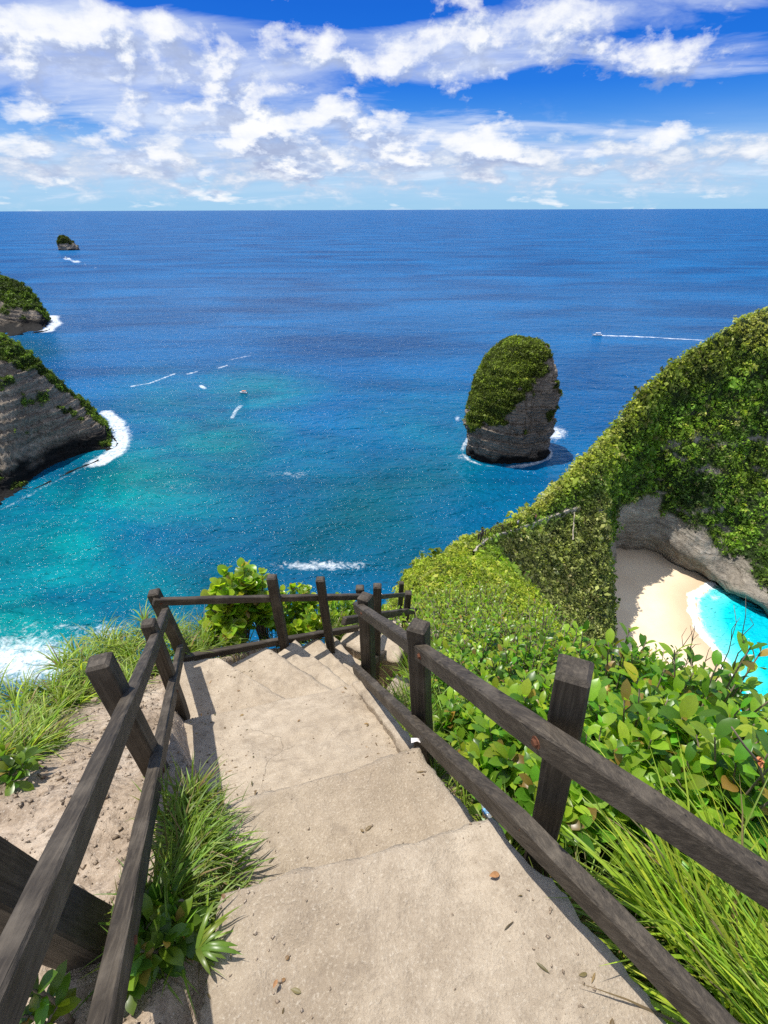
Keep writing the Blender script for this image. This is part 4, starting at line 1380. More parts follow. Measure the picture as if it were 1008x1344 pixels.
def build_plants():
    GB = (0.115, 0.260, 0.020); GY = (0.30, 0.44, 0.034)
    # --- broad-leaved shrubs on the right, from the near rail outwards
    spec = [  # u, v_top, distance, spread, branches, leaf length, label
        (838, 836, 2.35, 0.40, 34, 0.105, 'glossy broad-leaved shrub rising against the pale sand of the beach'),
        (770, 832, 2.6, 0.42, 34, 0.095, 'broad-leaved shrub below the shaded sand, left of the one against the bright sand'),
        (905, 862, 2.0, 0.40, 34, 0.105, 'broad-leaved shrub in front of the foaming waterline'),
        (985, 846, 1.75, 0.36, 30, 0.115, 'tall dark-stemmed shrub at the right edge in front of the turquoise lagoon'),
        (700, 842, 2.5, 0.42, 36, 0.085, 'bright shrub in front of the olive cliff face'),
        (640, 832, 2.9, 0.45, 38, 0.078, 'small-leaved lime shrub right of the second railing post'),
        (745, 905, 1.65, 0.34, 28, 0.105, 'leafy shrub directly behind the nearest railing post'),
        (860, 915, 1.45, 0.36, 34, 0.115, 'large-leaved glossy shrub right of the nearest railing post'),
        (950, 945, 1.30, 0.34, 32, 0.115, 'dense dark shrub above the long grass at the right edge'),
        (660, 905, 1.95, 0.34, 30, 0.085, 'shrub with yellow-green tips over the upper rail, left of the nearest post'),
        (600, 880, 2.35, 0.34, 32, 0.07, 'low dark shrub among grass right of the second railing post'),
        (715, 1005, 1.12, 0.22, 16, 0.105, 'low shrub showing between the two right-hand rails'),
        (1035, 985, 1.05, 0.30, 24, 0.11, 'dark shrub cut off by the right edge, beside the dry orange bud'),
        (620, 968, 1.78, 0.22, 18, 0.085, 'leafy sprig beside the plastic bottle under the lower rail'),
        (690, 965, 1.42, 0.24, 20, 0.10, 'bright shrub between the upper rail and the nearest post'),
        (780, 1030, 1.28, 0.22, 18, 0.11, 'low broad-leaved shrub at the top of the long grass'),
        (880, 1000, 1.22, 0.28, 24, 0.115, 'shaded broad-leaved shrub behind the long grass tips'),
        (930, 1045, 1.08, 0.24, 18, 0.115, 'big-leaved shrub over the long grass by the right edge'),
        (840, 1075, 1.12, 0.20, 14, 0.11, 'sparse shrub standing in the long grass'),
        (800, 985, 1.2, 0.30, 24, 0.105, 'shaded shrub under the large-leaved one, above the grass'),
    ]
    for (u, v, y, sp, nb, L, lab) in spec:
        g, h = place(u, v, y, 0.35)
        shrub('shrub', g, h, sp * 1.05, int(nb * 1.7), L * 1.12, 0.22, GB, lab, 'shrub', 'broad-leaved shrubs on the right slope', LEAFW, 12, tip_tint=GY, var=0.38)
    # filler of lower shrubs further down, behind them
    spec2 = [(580, 815, 4.2, 'small lime shrub behind the second railing post'), (618, 800, 5.0, 'feathery lime shrub up the slope right of the far railing'), (672, 806, 4.6, 'pale shrub below the olive cliff'),
             (725, 815, 4.0, 'shrub at the foot of the olive cliff edge'), (560, 842, 3.6, 'leafy shrub just right of the far railing'), (548, 800, 5.4, 'bright bush beyond the far railing'), (880, 880, 3.0, 'shrub lower on the slope in front of the wave foam'),
             (640, 770, 7.0, 'spiky bright bush high on the mid slope'), (700, 795, 6.2, 'bright bush near the olive cliff'), (590, 770, 7.5, 'lime bush under the pale path')]
    for (u, v, y, lab) in spec2:
        g, h = place(u, v, y, 0.45); h = min(h, 1.6)
        p = PY(u, v, y); b = np.array([p[0], p[1], p[2] - h])
        shrub('shrub', b, h, 0.55 + 0.06 * y, 60, 0.075 + 0.004 * y, 0.21, (0.22, 0.33, 0.024), lab, 'shrub', 'lime bushes on the mid slope', LEAFW, 12, tip_tint=GY)
    # --- bright round-leaved shrub beyond the back railing
    rspec = [(318, 745, 3.75, 0.30, 20, 0.115, 'tall bright round-leaved shrub left of the middle back post'), (345, 734, 3.9, 0.22, 12, 0.105, 'tallest round-leaved sprig, its top against the sea by the back post'),
             (392, 772, 4.1, 0.34, 26, 0.085, 'low round-leaved shrub between the two back posts'), (445, 785, 4.5, 0.34, 28, 0.075, 'small-leaved lime shrub right of the second back post'),
             (300, 800, 3.55, 0.26, 16, 0.10, 'low round-leaved sprawl at the foot of the tall bright shrub')]
    for (u, v, y, sp, nb, L, lab) in rspec:
        g = PY(u, 842, y); h = PY(u, v, y)[2] - g[2]
        shrub('round_leaved_shrub', g, h, sp, int(nb * 1.8), L * 1.05, 0.42, (0.22, 0.36, 0.020), lab, 'shrub', 'round-leaved shrubs behind the back railing', ROUNDW, 13, upright=0.9, tip_tint=(0.36, 0.46, 0.03))
    # --- bottom-left broadleaf plants
    for (u, v, y, sp, nb, L, lab, nm) in [(212, 1195, 0.60, 0.10, 9, 0.10, 'glossy leafy plant beside the lower left rail', 'leafy_plant'), (190, 1262, 0.50, 0.09, 8, 0.095, 'darker leafy plant below it at the bottom of the picture', 'leafy_plant'),
                                          (-14, 1290, 0.36, 0.05, 4, 0.08, 'dark round-leaved plant in the bottom left corner', 'leafy_plant'), (5, 1030, 1.25, 0.12, 9, 0.09, 'small yellow-green plant at the left edge of the soil', 'leafy_plant')]:
        g, h = place(u, v, y, 0.14); h = min(h, 0.34)
        shrub(nm, g, h, sp, nb, L, 0.22, (0.085, 0.165, 0.018), lab, 'plant', None, LEAFW, 8, upright=0.8, tip_tint=(0.15, 0.24, 0.02))
    # strap-leaved plant leaning over the concrete
    b = PZ(256, 1245, T0 + 0.01); n = 9
    aa = np.array([0.3, -0.1, 0.6, -0.5, -0.9, 0.9, 1.4, -0.3, 0.1])
    root = thing('strap_leaved_plant', b, 'strap-leaved plant arching over the concrete edge, bottom left', 'plant')
    D = np.stack([np.cos(aa), np.sin(aa) * 0.8, 0.5 + 0.4 * RNG.random(n)], 1)
    V, F, k = ribbons(np.tile(b, (n, 1)), D, np.tile([0, 0, 1.0], (n, 1)), 0.07 + 0.08 * RNG.random(n), np.full(n, 0.007), 1.0 + 0.8 * RNG.random(n), STRAPW, 0.3)
    np_mesh('leaves', V, F, M['leaf'], root, True, {'tint': np.repeat(tint_of(n, (0.15, 0.24, 0.03), 0.2), k, 0)})

    # --- grasses
    G1 = (0.24, 0.34, 0.028); G2 = (0.18, 0.27, 0.030)
    inl = lambda x, y: XL(y) - x > -0.06 and XL(y) - x < 0.34
    grass_patch('grass', rand_on(60, (-1.2, -0.35), (0.50, 1.08), lambda x, y: -0.02 < XL(y) - x < 0.22), None, 0.10, 0.22, 0.0042, G2, 'green grass growing between the left rail and the concrete', (0.25, 0.05), 0.7, (0.6, 2.0), 26)
    pts = []
    for (u, v, z, n, s) in [(105, 868, -2.95, 22, 0.16), (150, 838, -3.0, 26, 0.2), (185, 832, -3.05, 18, 0.15), (70, 905, -2.9, 12, 0.12), (10, 900, -2.7, 18, 0.18), (-5, 960, -2.45, 18, 0.13), (18, 995, -2.4, 10, 0.08), (135, 880, -2.85, 5, 0.08)]:
        c = PZ(u, v, CAMZ + z)
        for _ in range(n):
            x, y = c[0] + RNG.normal() * s, c[1] + RNG.normal() * s
            q = gpt(x, y); q[2] = max(q[2], CAMZ + z - 0.25); pts.append(q)
    grass_patch('grass', pts, None, 0.14, 0.33, 0.0052, G1, 'arching grass tufts along the rim of the soil bank on the left', (-0.05, 0.1), 0.8, (0.8, 2.2), 24, dead=0.12)
    pts = []
    for (u, v, y, n, s) in [(250, 838, 3.35, 24, 0.2), (282, 840, 3.45, 14, 0.15), (375, 832, 3.9, 8, 0.15), (400, 828, 4.0, 12, 0.15), (440, 825, 4.2, 10, 0.15), (262, 850, 3.3, 12, 0.12)]:
        for _ in range(n):
            p = PY(u, v, y); x, yy = p[0] + RNG.normal() * s, y + RNG.normal() * s * 0.6
            q = gpt(x, yy); q[2] = max(q[2], p[2] - 0.10); pts.append(q)
    grass_patch('grass', pts, None, 0.16, 0.42, 0.0055, G2, 'grass standing behind the back railing', (0.1, 0.05), 0.6, (0.5, 1.9), 22, dead=0.18)
    # long grass right of the near rail
    pts = rand_on(84, (0.62, 1.9), (-0.05, 0.70), lambda x, y: x - XR(y) > 0.40)
    grass_patch('long_grass', pts, None, 0.35, 0.80, 0.0068, (0.30, 0.42, 0.034), 'long arching bright grass right of the nearest rail', (-0.28, 0.22), 0.42, (0.4, 1.6), 22, dead=0.05)
    pts = rand_on(110, (-0.1, 0.95), (0.35, 2.7), lambda x, y: 0.10 < x - XR(y) < 0.36)
    grass_patch('grass', pts, None, 0.08, 0.24, 0.0036, (0.19, 0.27, 0.032), 'short grass under the right railing along the concrete', (0.35, 0.0), 0.8, (0.5, 2.0), 20, dead=0.2)
    pts = rand_on(45, (0.0, 1.5), (1.4, 4.2), lambda x, y: 0.25 < x - XR(y) < 0.6)
    grass_patch('grass', pts, None, 0.22, 0.55, 0.0042, (0.21, 0.31, 0.028), 'grass between the right railing and the shrubs', (0.0, 0.0), 0.5, (0.4, 1.7), 20, dead=0.1)


def build_undergrowth():
    """leafy ground cover filling the slope behind and between the near shrubs"""
    n = 9000
    x = -3.2 + 10.5 * RNG.random(n); y = 0.2 + 8.0 * RNG.random(n)
    dr = x - XR(y); dl = XL(y) - x
    rim = np.interp(y, [-2, 0.5, 1.4, 2.0, 2.65, 3.3, 4.2, 5], [1.55, 1.4, 1.1, 0.85, 0.72, 0.3, 0.2, 0.1])
    keep = (dr > 0.42) | (dl > rim + 0.12) | ((y > 4.2) & (dr < 0))
    x, y = x[keep], y[keep]; n = len(x)
    z = ground_z(x, y)
    d = np.hypot(x, y)
    p = np.stack([x, y, z], 1)
    nse = fbm(p * 1.6, 3, 91)[:, None]
    col = np.array([0.075, 0.135, 0.016]) * (1 + 0.9 * nse)
    size = (0.07 + 0.016 * d) * np.exp(0.3 * RNG.normal(size=n))
    vv, ff, kk = clumps(p + np.array([0, 0, 0.05]), np.tile([0.1, -0.1, 0.95], (n, 1)), size, np.clip(col, 0.01, 0.3), 22, 0.27)
    f = np_mesh('undergrowth', vv, ff, M['foliage'], None, False, {'tint': kk})
    tag(f, 'low leafy undergrowth between the shrubs near the steps', 'undergrowth', kind='stuff')


def build_stones():
    V0 = None
    k = 0
    spec = [(60, 1040, 0.030), (122, 1053, 0.026), (95, 1085, 0.022), (150, 960, 0.020), (122, 918, 0.02), (185, 890, 0.03), (165, 905, 0.018), (88, 1000, 0.024), (215, 905, 0.022), (60, 975, 0.02), (112, 975, 0.016), (140, 1010, 0.02)]
    labs = ['palest', 'darkest', 'flat', 'round', 'angular', 'broad', 'small', 'chalky', 'brown', 'pitted', 'tiny', 'long']
    for (u, v, r), lb in zip(spec, labs):
        p = PZ(u, v, CAMZ - 2.3)
        for _ in range(4):
            g = gpt(p[0], p[1]); p = PZ(u, v, g[2])
        bm = bmesh.new(); bmesh.ops.create_icosphere(bm, subdivisions=3, radius=1)
        sx_, sy_, sz_ = r * (0.9 + 0.6 * RNG.random()), r * (0.8 + 0.5 * RNG.random()), r * (0.5 + 0.3 * RNG.random())
        off = RNG.random(3) * 50
        for vt in bm.verts:
            c = np.array(vt.co)
            m = 1 + 0.35 * float(fbm((c * 1.4 + off)[None], 3, 3)[0])
            vt.co = Vector((c[0] * sx_ * m + p[0], c[1] * sy_ * m + p[1], c[2] * sz_ * m + p[2] + 0.2 * sz_))
        o = bm_obj('stone', bm, M['soil'], None, False)
        tag(o, 'small loose stone lying on the bare soil left of the steps', 'stone', 'loose stones on the soil bank')
    # scatter of gravel
    n = 5200
    x = -2.6 + 2.4 * RNG.random(n); y = 0.1 + 3.0 * RNG.random(n)
    dl = XL(y) - x
    kk = (dl > 0.02) & (dl < 1.3)
    x, y = x[kk], y[kk]
    x2 = XR(np.linspace(0.5, 2.4, 500)) + 0.02 + 0.22 * RNG.random(500); y2 = np.linspace(0.5, 2.4, 500)
    x = np.concatenate([x, x2]); y = np.concatenate([y, y2]); n = len(x)
    z = ground_z(x, y)
    oct_ = np.array([[1, 0, 0], [-1, 0, 0], [0, 1, 0], [0, -1, 0], [0, 0, 1], [0, 0, -1]], float)
    tri = np.array([[0, 2, 4], [2, 1, 4], [1, 3, 4], [3, 0, 4], [2, 0, 5], [1, 2, 5], [3, 1, 5], [0, 3, 5]])
    r = 0.0035 + 0.011 * RNG.random(n) ** 3
    V = oct_[None] * (1 + 0.5 * RNG.normal(size=(n, 6, 1)) * 0.6) * r[:, None, None] + 0.3 * r[:, None, None] * RNG.normal(size=(n, 6, 3))
    V = V + np.stack([x, y, z + 0.3 * r], 1)[:, None, :]
    F = (np.arange(n)[:, None, None] * 6 + tri[None]).reshape(-1, 3)
    o = np_mesh('gravel', V.reshape(-1, 3), F, M['soil'])
    tag(o, 'loose gravel scattered over the soil', 'gravel', kind='stuff')


# ------------------------------------------------------------------ distant path, fence and walkers
def build_path():
    at = HEAD['at']
    V, sc, sr = HEAD['V'], HEAD['sc'], HEAD['sr']
    cs = np.linspace(2.75, 6.05, 90)
    P = np.array([at(c, np.interp(c, [2, 3, 4, 5, 6.05], [0.62, 0.75, 0.8, 0.9, 1.0]), 0.0) for c in cs])
    for _ in range(3): P[1:-1] = 0.25 * P[:-2] + 0.5 * P[1:-1] + 0.25 * P[2:]
    P[:, 2] += 0.5
    wd = np.interp(np.arange(90), [0, 30, 60, 89], [0.12, 0.28, 0.38, 0.50])
    t = unit(np.gradient(P, axis=0)); side = unit(np.cross(t, [0, 0, 1]))
    jag = fbm(P / 1.2, 3, 5)[:, None] * 0.25
    L = P - side * (wd[:, None] + jag); R_ = P + side * (wd[:, None] + jag)
    L2 = L - np.array([0, 0, 2.0]); R2 = R_ - np.array([0, 0, 2.0])
    vv = np.stack([L2, L, R_, R2], 1).reshape(-1, 3)
    F = []
    for i in range(89):
        for j in range(3):
            a = i * 4 + j; F.append((a, a + 1, a + 5, a + 4))
    o = np_mesh('footpath', vv, F, M['pathstone'])
    tag(o, 'pale stone footpath along the shoulder of the headland', 'path', kind='structure')
    # branch running down the face from the far end
    q = [PY(750, 671, 90.6), PY(748, 690, 87.5), PY(747, 708, 85.0)]
    q = np.array(q) + np.array([0.2, -0.9, 0.3])
    ts = np.linspace(0, 2, 20); qq = np.stack([np.interp(ts, [0, 1, 2], q[:, k]) for k in range(3)], 1)
    tv, tf = tubes([qq + 0.25 * fbm(qq * 0.9, 2, 8)[:, None]], [0.10 + 0.07 * RNG.random(20)], 6)
    o2 = np_mesh('stone_stairway', tv, tf, M['pathstone'])
    tag(o2, 'narrow pale stairway dropping from the far end of the path', 'path', kind='structure')
    # fence on the seaward side
    fn = thing('path_fence', L[10], 'thin dark post and rail fence along the seaward side of the pale path', 'fence')
    idx = np.linspace(4, 74, 26).astype(int)
    tops = []
    for i in idx:
        b = L[i] - side[i] * 0.15; tp = b + np.array([0, 0, 1.25])
        beam('post', b - np.array([0, 0, 0.8]), tp, 0.13, 0.13, fn, up=(0, -1, 0), seed=int(i))
        tops.append(tp)
    for zoff in (0.12, 0.6):
        pth = np.array(tops) - np.array([0, 0, zoff])
        tv, tf = tubes([pth], [np.full(len(pth), 0.045)], 4)
        np_mesh('rail', tv, tf, M['wood'], fn)
    return P, side


def person(loc, facing, shirt, label):
    """walker: one skinned body, with clothes and hair as children"""
    root = thing('person', loc, label, 'person')
    Rz = Matrix.Translation(Vector(loc)) @ Matrix.Rotation(facing, 4, 'Z')

    def skin(name, pts, edges, radii, mat, sub=1):
        me = bpy.data.meshes.new(name); me.from_pydata(pts, edges, [])
        me.transform(Rz)
        o = bpy.data.objects.new(name, me); COL.objects.link(o)
        o.modifiers.new('s', 'SKIN'); sb = o.modifiers.new('d', 'SUBSURF'); sb.levels = sub; sb.render_levels = sub
        for i, r in enumerate(radii):
            me.skin_vertices[0].data[i].radius = (r, r); me.skin_vertices[0].data[i].use_root = (i == 0)
        me.materials.append(mat)
        return parent_to(o, root)
    J = [(0, 0, .95), (0, 0, 1.15), (0, 0, 1.38), (0, 0, 1.48), (0, .02, 1.58), (0, .02, 1.70),
         (.19, 0, 1.40), (.25, -.02, 1.12), (.25, .10, .88), (-.19, 0, 1.40), (-.25, .02, 1.12), (-.24, -.08, .88),
         (.10, 0, .90), (.11, .10, .50), (.11, .06, .06), (.11, .20, .03), (-.10, 0, .90), (-.11, -.04, .50), (-.11, -.20, .10), (-.11, -.08, .05)]
    E = [(0, 1), (1, 2), (2, 3), (3, 4), (4, 5), (2, 6), (6, 7), (7, 8), (2, 9), (9, 10), (10, 11), (0, 12), (12, 13), (13, 14), (14, 15), (0, 16), (16, 17), (17, 18), (18, 19)]
    Rr = [.13, .13, .14, .06, .095, .075, .065, .045, .035, .065, .045, .035, .085, .06, .045, .04, .085, .06, .045, .04]
    skin('body', J, E, Rr, M['skin'])
    skin('shirt', [(0, 0, .92), (0, 0, 1.15), (0, 0, 1.40), (.20, 0, 1.40), (.25, -.01, 1.18), (-.20, 0, 1.40), (-.25, .01, 1.18)], [(0, 1), (1, 2), (2, 3), (3, 4), (2, 5), (5, 6)], [.155, .15, .155, .085, .07, .085, .07], shirt)
    skin('trousers', [(0, 0, .93), (.10, 0, .88), (.11, .10, .50), (.11, .07, .2), (-.10, 0, .88), (-.11, -.04, .50), (-.11, -.16, .22)], [(0, 1), (1, 2), (2, 3), (0, 4), (4, 5), (5, 6)], [.15, .105, .08, .065, .105, .08, .065], M['navy_cloth'])
    bm = bmesh.new(); bmesh.ops.create_uvsphere(bm, u_segments=12, v_segments=8, radius=0.112)
    bmesh.ops.delete(bm, geom=[v for v in bm.verts if v.co.z < -0.02 and v.co.y > -0.02], context='VERTS')
    bm.transform(Rz @ Matrix.Translation((0, 0.005, 1.67)))
    bm_obj('hair', bm, M['hair'], root, True)
    return root


# ------------------------------------------------------------------ boats
def boat(loc, heading, scale, label, canopy=True, trim='white_paint'):
    root = thing('motorboat', loc, label, 'boat', 'boats out on the water')
    X = Matrix.Translation(Vector(loc)) @ Matrix.Rotation(heading, 4, 'Z') @ Matrix.Scale(scale, 4)
    # hull lofted from stern (x=-4) to bow (x=4.2)
    st = [(-4, 1.15, 0.9, -0.35), (-2, 1.25, 0.95, -0.42), (0, 1.25, 1.0, -0.42), (2, 1.05, 1.1, -0.35), (3.3, 0.6, 1.22, -0.1), (4.2, 0.06, 1.35, 0.55)]
    V = []; F = []
    for (x, wdt, zt, zb) in st:
        V += [(x, -wdt, zt), (x, -wdt * 0.92, 0.25), (x, 0, zb), (x, wdt * 0.92, 0.25), (x, wdt, zt)]
    for i in range(len(st) - 1):
        for j in range(4):
            a = i * 5 + j; F.append((a, a + 1, a + 6, a + 5))
        F.append((i * 5 + 4, i * 5, i * 5 + 5, i * 5 + 9))
    F.append((0, 1, 2, 3, 4)); F.append((29, 28, 27, 26, 25))
    me = bpy.data.meshes.new('hull'); me.from_pydata(V, [], F); me.transform(X); me.update()
    bm = bmesh.new(); bm.from_mesh(me); bmesh.ops.recalc_face_normals(bm, faces=bm.faces); bm.to_mesh(me); bm.free()
    me.materials.append(M['white_paint'])
    o = bpy.data.objects.new('hull', me); COL.objects.link(o); parent_to(o, root)

    def box(name, c, s, mat, bev=0.05, par=root):
        bm = bmesh.new(); bmesh.ops.create_cube(bm, size=1)
        for v in bm.verts: v.co = Vector((v.co.x * s[0] + c[0], v.co.y * s[1] + c[1], v.co.z * s[2] + c[2]))
        bmesh.ops.bevel(bm, geom=bm.edges[:], offset=bev, segments=2, affect='EDGES')
        bm.transform(X)
        return bm_obj(name, bm, mat, par)
    box('cabin', (0.6, 0, 1.35), (2.2, 1.5, 0.75), M['white_paint'], 0.12)
    box('windscreen', (1.73, 0, 1.5), (0.12, 1.35, 0.42), M['boat_dark'], 0.03)
    if canopy:
        box('canopy', (-0.7, 0, 2.35), (4.4, 2.0, 0.10), M[trim], 0.04)
        for sx_ in (-2.7, 1.3):
            for sy_ in (-0.9, 0.9):
                bm = bmesh.new()
                bmesh.ops.create_cone(bm, cap_ends=True, segments=8, radius1=0.05, radius2=0.05, depth=1.35, matrix=Matrix.Translation((sx_, sy_, 1.65)))
                bm.transform(X); bm_obj('canopy_pole', bm, M['boat_dark'], root)
    for sy_ in (-0.4, 0.4):
        box('outboard_motor', (-4.2, sy_, 0.85), (0.45, 0.34, 0.95), M['boat_dark'], 0.08)
    return root


# ------------------------------------------------------------------ litter
def lathe(prof, seg=20):
    V = []; F = []
    for (r, z) in prof:
        for j in range(seg):
            V.append((r * math.cos(2 * PI * j / seg), r * math.sin(2 * PI * j / seg), z))
    for i in range(len(prof) - 1):
        for j in range(seg):
            F.append((i * seg + j, i * seg + (j + 1) % seg, (i + 1) * seg + (j + 1) % seg, (i + 1) * seg + j))
    F.append(tuple(range(seg - 1, -1, -1))); F.append(tuple((len(prof) - 1) * seg + j for j in range(seg)))
    return V, F


def build_litter():
    g = N('clear_plastic')
    gl = g.n('ShaderNodeBsdfPrincipled')
    gl.inputs['Base Color'].default_value = (0.85, 0.9, 0.93, 1); gl.inputs['Roughness'].default_value = 0.12
    gl.inputs['Transmission Weight'].default_value = 0.75; gl.inputs['IOR'].default_value = 1.2
    M['plastic'] = g.done(gl.outputs[0])
    blue = plain('blue_label_film', (0.12, 0.30, 0.50), 0.4, 0, 0.8, 60)
    a = PZ(632, 1046, T1 + 0.035); b = PZ(643, 1088, T1 + 0.035)
    root = thing('plastic_bottle', b, 'crumpled clear plastic bottle with a blue label lying by the concrete edge', 'bottle')
    ax = unit((b - a)[None])[0]
    q = Vector(ax).to_track_quat('Z', 'Y').to_matrix().to_4x4()
    X = Matrix.Translation(Vector(a)) @ q @ Matrix.Scale(0.62, 4)
    V, F = lathe([(0.018, 0), (0.027, 0.004), (0.030, 0.02), (0.027, 0.035), (0.030, 0.05), (0.028, 0.065), (0.030, 0.08), (0.030, 0.115), (0.029, 0.13), (0.020, 0.155), (0.012, 0.17), (0.012, 0.182)])
    me = [tuple(X @ Vector((x * (1 + 0.12 * math.sin(z * 90)), y * 0.85, z))) for x, y, z in V]
    np_mesh('body', me, F, M['plastic'], root, True)
    V, F = lathe([(0.0306, 0.082), (0.0312, 0.09), (0.0306, 0.118)])
    F = F[:-2]
    np_mesh('label_band', [tuple(X @ Vector((x, y * 0.9, z))) for x, y, z in V], F, blue, root, True)
    V, F = lathe([(0.0138, 0.178), (0.0142, 0.185), (0.0138, 0.196), (0.010, 0.198)])
    np_mesh('cap', [tuple(X @ Vector(c)) for c in V], F, blue, root, True)
    # white paper scrap at the foot of the second post
    p = PY(544, 974, 1.36)
    n = 9
    gx, gy = np.meshgrid(np.linspace(-0.022, 0.022, n), np.linspace(-0.010, 0.010, n))
    zz = 0.014 * fbm(np.stack([gx * 50, gy * 50, 0 * gx], -1), 3, 7) + 0.016 - 6 * gx ** 2
    Vv = np.stack([gx + p[0], gy + p[1], zz + p[2]], -1).reshape(-1, 3)
    Fq = grid_faces(n, n)
    low = Vv.copy(); low[:, 2] -= 0.002
    o = np_mesh('paper_scrap', np.concatenate([Vv, low]), np.concatenate([Fq, Fq[:, ::-1] + len(Vv)]), M['paper'])
    tag(o, 'crumpled white paper scrap at the foot of the second right-hand post', 'litter')
    # dry leaf on the tread
    for (u, v, z, L, ang, lab) in [(640, 1150, T0 + 0.012, 0.035, 0.2, 'small dry brown leaf on the broad tread near the right edge'), (356, 1297, T0 + 0.012, 0.02, 1.2, 'tiny dry leaf fragment on the tread near the bottom')]:
        b = PZ(u, v, z)
        V, F, k = ribbons(b[None], np.array([[math.cos(ang), math.sin(ang), 0.05]]), np.array([[0, 0, 1.0]]), np.array([L]), np.array([L * 0.25]), np.array([0.4]), LEAFW, 0.4)
        o = np_mesh('dry_leaf', V, F, M['dead_leaf'], None, True)
        tag(o, lab, 'leaf')
    # dry orange bud on the right edge
    p = PY(992, 1000, 1.0)
    root = thing('dry_flower_head', p, 'dry orange seed head on a pale twig at the right edge', 'flower')
    n = 14
    D = rand_unit(n); D[:, 2] = np.abs(D[:, 2]) * 0.6
    V, F, k = ribbons(np.tile(p, (n, 1)), D, rand_unit(n), 0.018 + 0.008 * RNG.random(n), np.full(n, 0.006), 0.8 + RNG.random(n), LEAFW, 0.5)
    np_mesh('bracts', V, F, M['orange'], root, True)
    tv, tf = tubes([np.array([PY(958, 955, 1.02), PY(975, 980, 1.0), p, PY(1003, 1040, 0.99)])], [np.array([0.003, 0.004, 0.005, 0.006])], 6)
    np_mesh('twig', tv, tf, M['twig'], root, True)


def build_step_litter():
    """grit, dead blades and small dead leaves lying on the treads, denser towards their edges"""
    bpy.context.view_layer.update()
    dg = bpy.context.evaluated_depsgraph_get()

    def drop(x, y):
        ok, loc, nrm, idx, ob, _ = S.ray_cast(dg, Vector((x, y, CAMZ - 1.3)), Vector((0, 0, -1)), distance=2.6)
        if ok and ob.name.split('.')[0] in ('step', 'landing', 'winder'): return np.array(loc)
        return None
    pts = []
    while len(pts) < 900:
        y = 0.15 + 2.9 * RNG.random(); l, r = float(XL(y)), float(XR(y))
        q = RNG.random()
        t = 0.30 * RNG.random() ** 1.6 if q < 0.55 else (1 - 0.16 * RNG.random() ** 1.5 if q < 0.8 else RNG.random())
        p = drop(l + (r - l) * t, y)
        if p is not None: pts.append(p)
        elif RNG.random() < 0.02: pts.append(pts[-1] if pts else np.array([0, 1, CAMZ - 2.3]))
    pts = np.array(pts); n = len(pts)
    oct_ = np.array([[1, 0, 0], [-1, 0, 0], [0, 1, 0], [0, -1, 0], [0, 0, 1], [0, 0, -1]], float)
    tri = np.array([[0, 2, 4], [2, 1, 4], [1, 3, 4], [3, 0, 4], [2, 0, 5], [1, 2, 5], [3, 1, 5], [0, 3, 5]])
    r = 0.0012 + 0.005 * RNG.random(n) ** 3
    V = oct_[None] * r[:, None, None] + 0.3 * r[:, None, None] * RNG.normal(size=(n, 6, 3)) + (pts + np.array([0, 0, 1]) * r[:, None] * 0.4)[:, None, :]
    o = np_mesh('grit', V.reshape(-1, 3), (np.arange(n)[:, None, None] * 6 + tri[None]).reshape(-1, 3), M['soil'])
    tag(o, 'loose grit lying along the edges of the concrete treads', 'grit', kind='stuff')
    sel = pts[RNG.choice(n, 90, replace=False)] + np.array([0, 0, 0.004])
    m = len(sel); a = RNG.random(m) * 2 * PI
    D = np.stack([np.cos(a), np.sin(a), 0.05 + 0 * a], 1)
    V, F, k = ribbons(sel, D, np.tile([0, 0, 1.0], (m, 1)) + 0.25 * RNG.normal(size=(m, 3)), 0.012 + 0.03 * RNG.random(m) ** 2, 0.0022 + 0.004 * RNG.random(m) ** 2, 0.5 * RNG.random(m), LEAFW, 0.4)
    o = np_mesh('leaf_litter', V, F, M['grass'], None, True, {'tint': np.repeat(tint_of(m, (0.20, 0.13, 0.06), 0.45), k, 0)})
    tag(o, 'bits of dead leaf and straw scattered on the treads', 'leaf litter', kind='stuff')


def build_bare_twigs():
    # bare grey twigs in front of the beach
    spec = [(905, 900, 905, 820, 2.1), (885, 905, 915, 826, 2.15), (935, 900, 965, 800, 1.9), (880, 880, 898, 828, 2.2), (960, 880, 985, 812, 1.85), (920, 905, 930, 845, 2.0)]
    root = thing('bare_twigs', PY(910, 905, 2.05), 'bare grey twigs sticking up in front of the surf on the beach', 'twigs')
    paths = []; rad = []
    for (u0, v0, u1, v1, y) in spec:
        a, b = PY(u0, v0, y), PY(u1, v1, y + 0.03)
        ts = np.linspace(0, 1, 7)[:, None]
        P = a * (1 - ts) + b * ts + RNG.normal(size=(7, 3)) * 0.012
        paths.append(P); rad.append(np.linspace(0.004, 0.0012, 7))
        c = P[4]; d = c + (b - a) * 0.35 + RNG.normal(size=3) * 0.06
        paths.append(np.array([c, lerp(c, d, 0.5) + RNG.normal(size=3) * 0.008, d])); rad.append(np.array([0.0024, 0.0017, 0.001]))
    tv, tf = tubes(paths, rad, 5)
    np_mesh('branches', tv, tf, M['twig'], root, True)


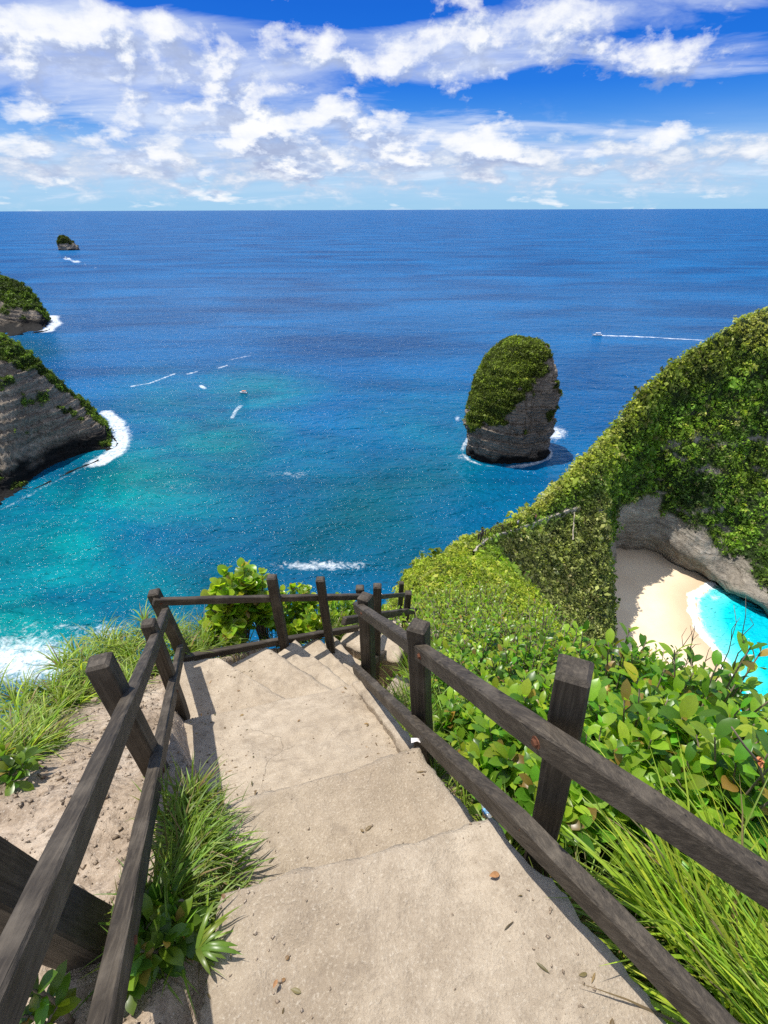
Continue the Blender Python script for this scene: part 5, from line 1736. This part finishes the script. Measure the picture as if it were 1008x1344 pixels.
# ------------------------------------------------------------------ build everything
build_sea()
build_beach()
build_headland()
build_left_cliffs()
build_stack('sea_stack', 'tall steep sea stack, green on its left flank, off the headland', (660, 590), [
    (0.0, 20.0, 0.5), (0.12, 20.0, 0.3), (0.30, 20.6, 0.2), (0.50, 19.8, 0.6), (0.66, 18.6, 1.3), (0.80, 16.4, 2.2), (0.90, 13.2, 2.4), (0.965, 8.6, 2.0), (1.0, 0.4, 1.0)], 52, 0.85, M['stack_rock'], 101, 12000, 0.72, (0, 4))
cI = PZ(90, 327, 0)
build_stack('rock_islet', 'small dark rock islet far out near the horizon on the left', (90, 326.5), [
    (0.0, 29, 3), (0.15, 28, 2), (0.4, 24, -1), (0.65, 18, -4), (0.82, 12, -6), (0.94, 7, -7), (1.0, 1, -7)], 36, 0.7, M['stack_rock'], 131, 2600, 2.2, (0, 0), (0.5, 0.2), 2.2, 0.5)
build_ground()
build_stairs()
build_railings()
build_plants()
build_undergrowth()
build_stones()
Ppath, Pside = build_path()


def walker(u, shirt, lab, fac):
    uu, vv, _ = project(Ppath)
    i = int(np.argmin(np.abs(uu - u)))
    person(Ppath[i] + np.array([0, 0, 0.0]), fac, shirt, lab)


walker(700, M['red_cloth'], 'walker in a red top on the pale path of the headland', 0.8)
walker(678, M['pale_cloth'], 'walker in a pale top behind the one in red on the path', 0.9)
b1 = PZ(783, 441.5, 0); boat((b1[0], b1[1], 0.1), PI - 0.06, 1.05, 'white motorboat speeding past with a long straight wake, upper right')
b2 = PZ(86, 338, 0); boat((b2[0], b2[1], 0.1), PI * 0.70, 1.6, 'white motorboat with a wake below the far rock islet')
b3 = PZ(319, 515.5, 0); boat((b3[0], b3[1], 0.1), PI * 0.95, 0.62, 'small boat lying still with an orange canopy, on the turquoise water', True, 'orange')
build_litter()
build_bare_twigs()
build_step_litter()

# ------------------------------------------------------------------ render settings
S.render.engine = 'CYCLES'
S.view_settings.view_transform = 'Standard'
S.view_settings.look = 'None'
S.view_settings.exposure = 0.70
S.view_settings.gamma = 1.0
S.cycles.use_denoising = False
S.cycles.denoiser = 'OPENIMAGEDENOISE'
S.cycles.denoising_input_passes = 'RGB_ALBEDO_NORMAL'
S.cycles.max_bounces = 6
S.cycles.transparent_max_bounces = 6
S.cycles.sample_clamp_indirect = 4.0
S.cycles.sample_clamp_direct = 3.0
S.cycles.caustics_reflective = False
S.cycles.caustics_refractive = False
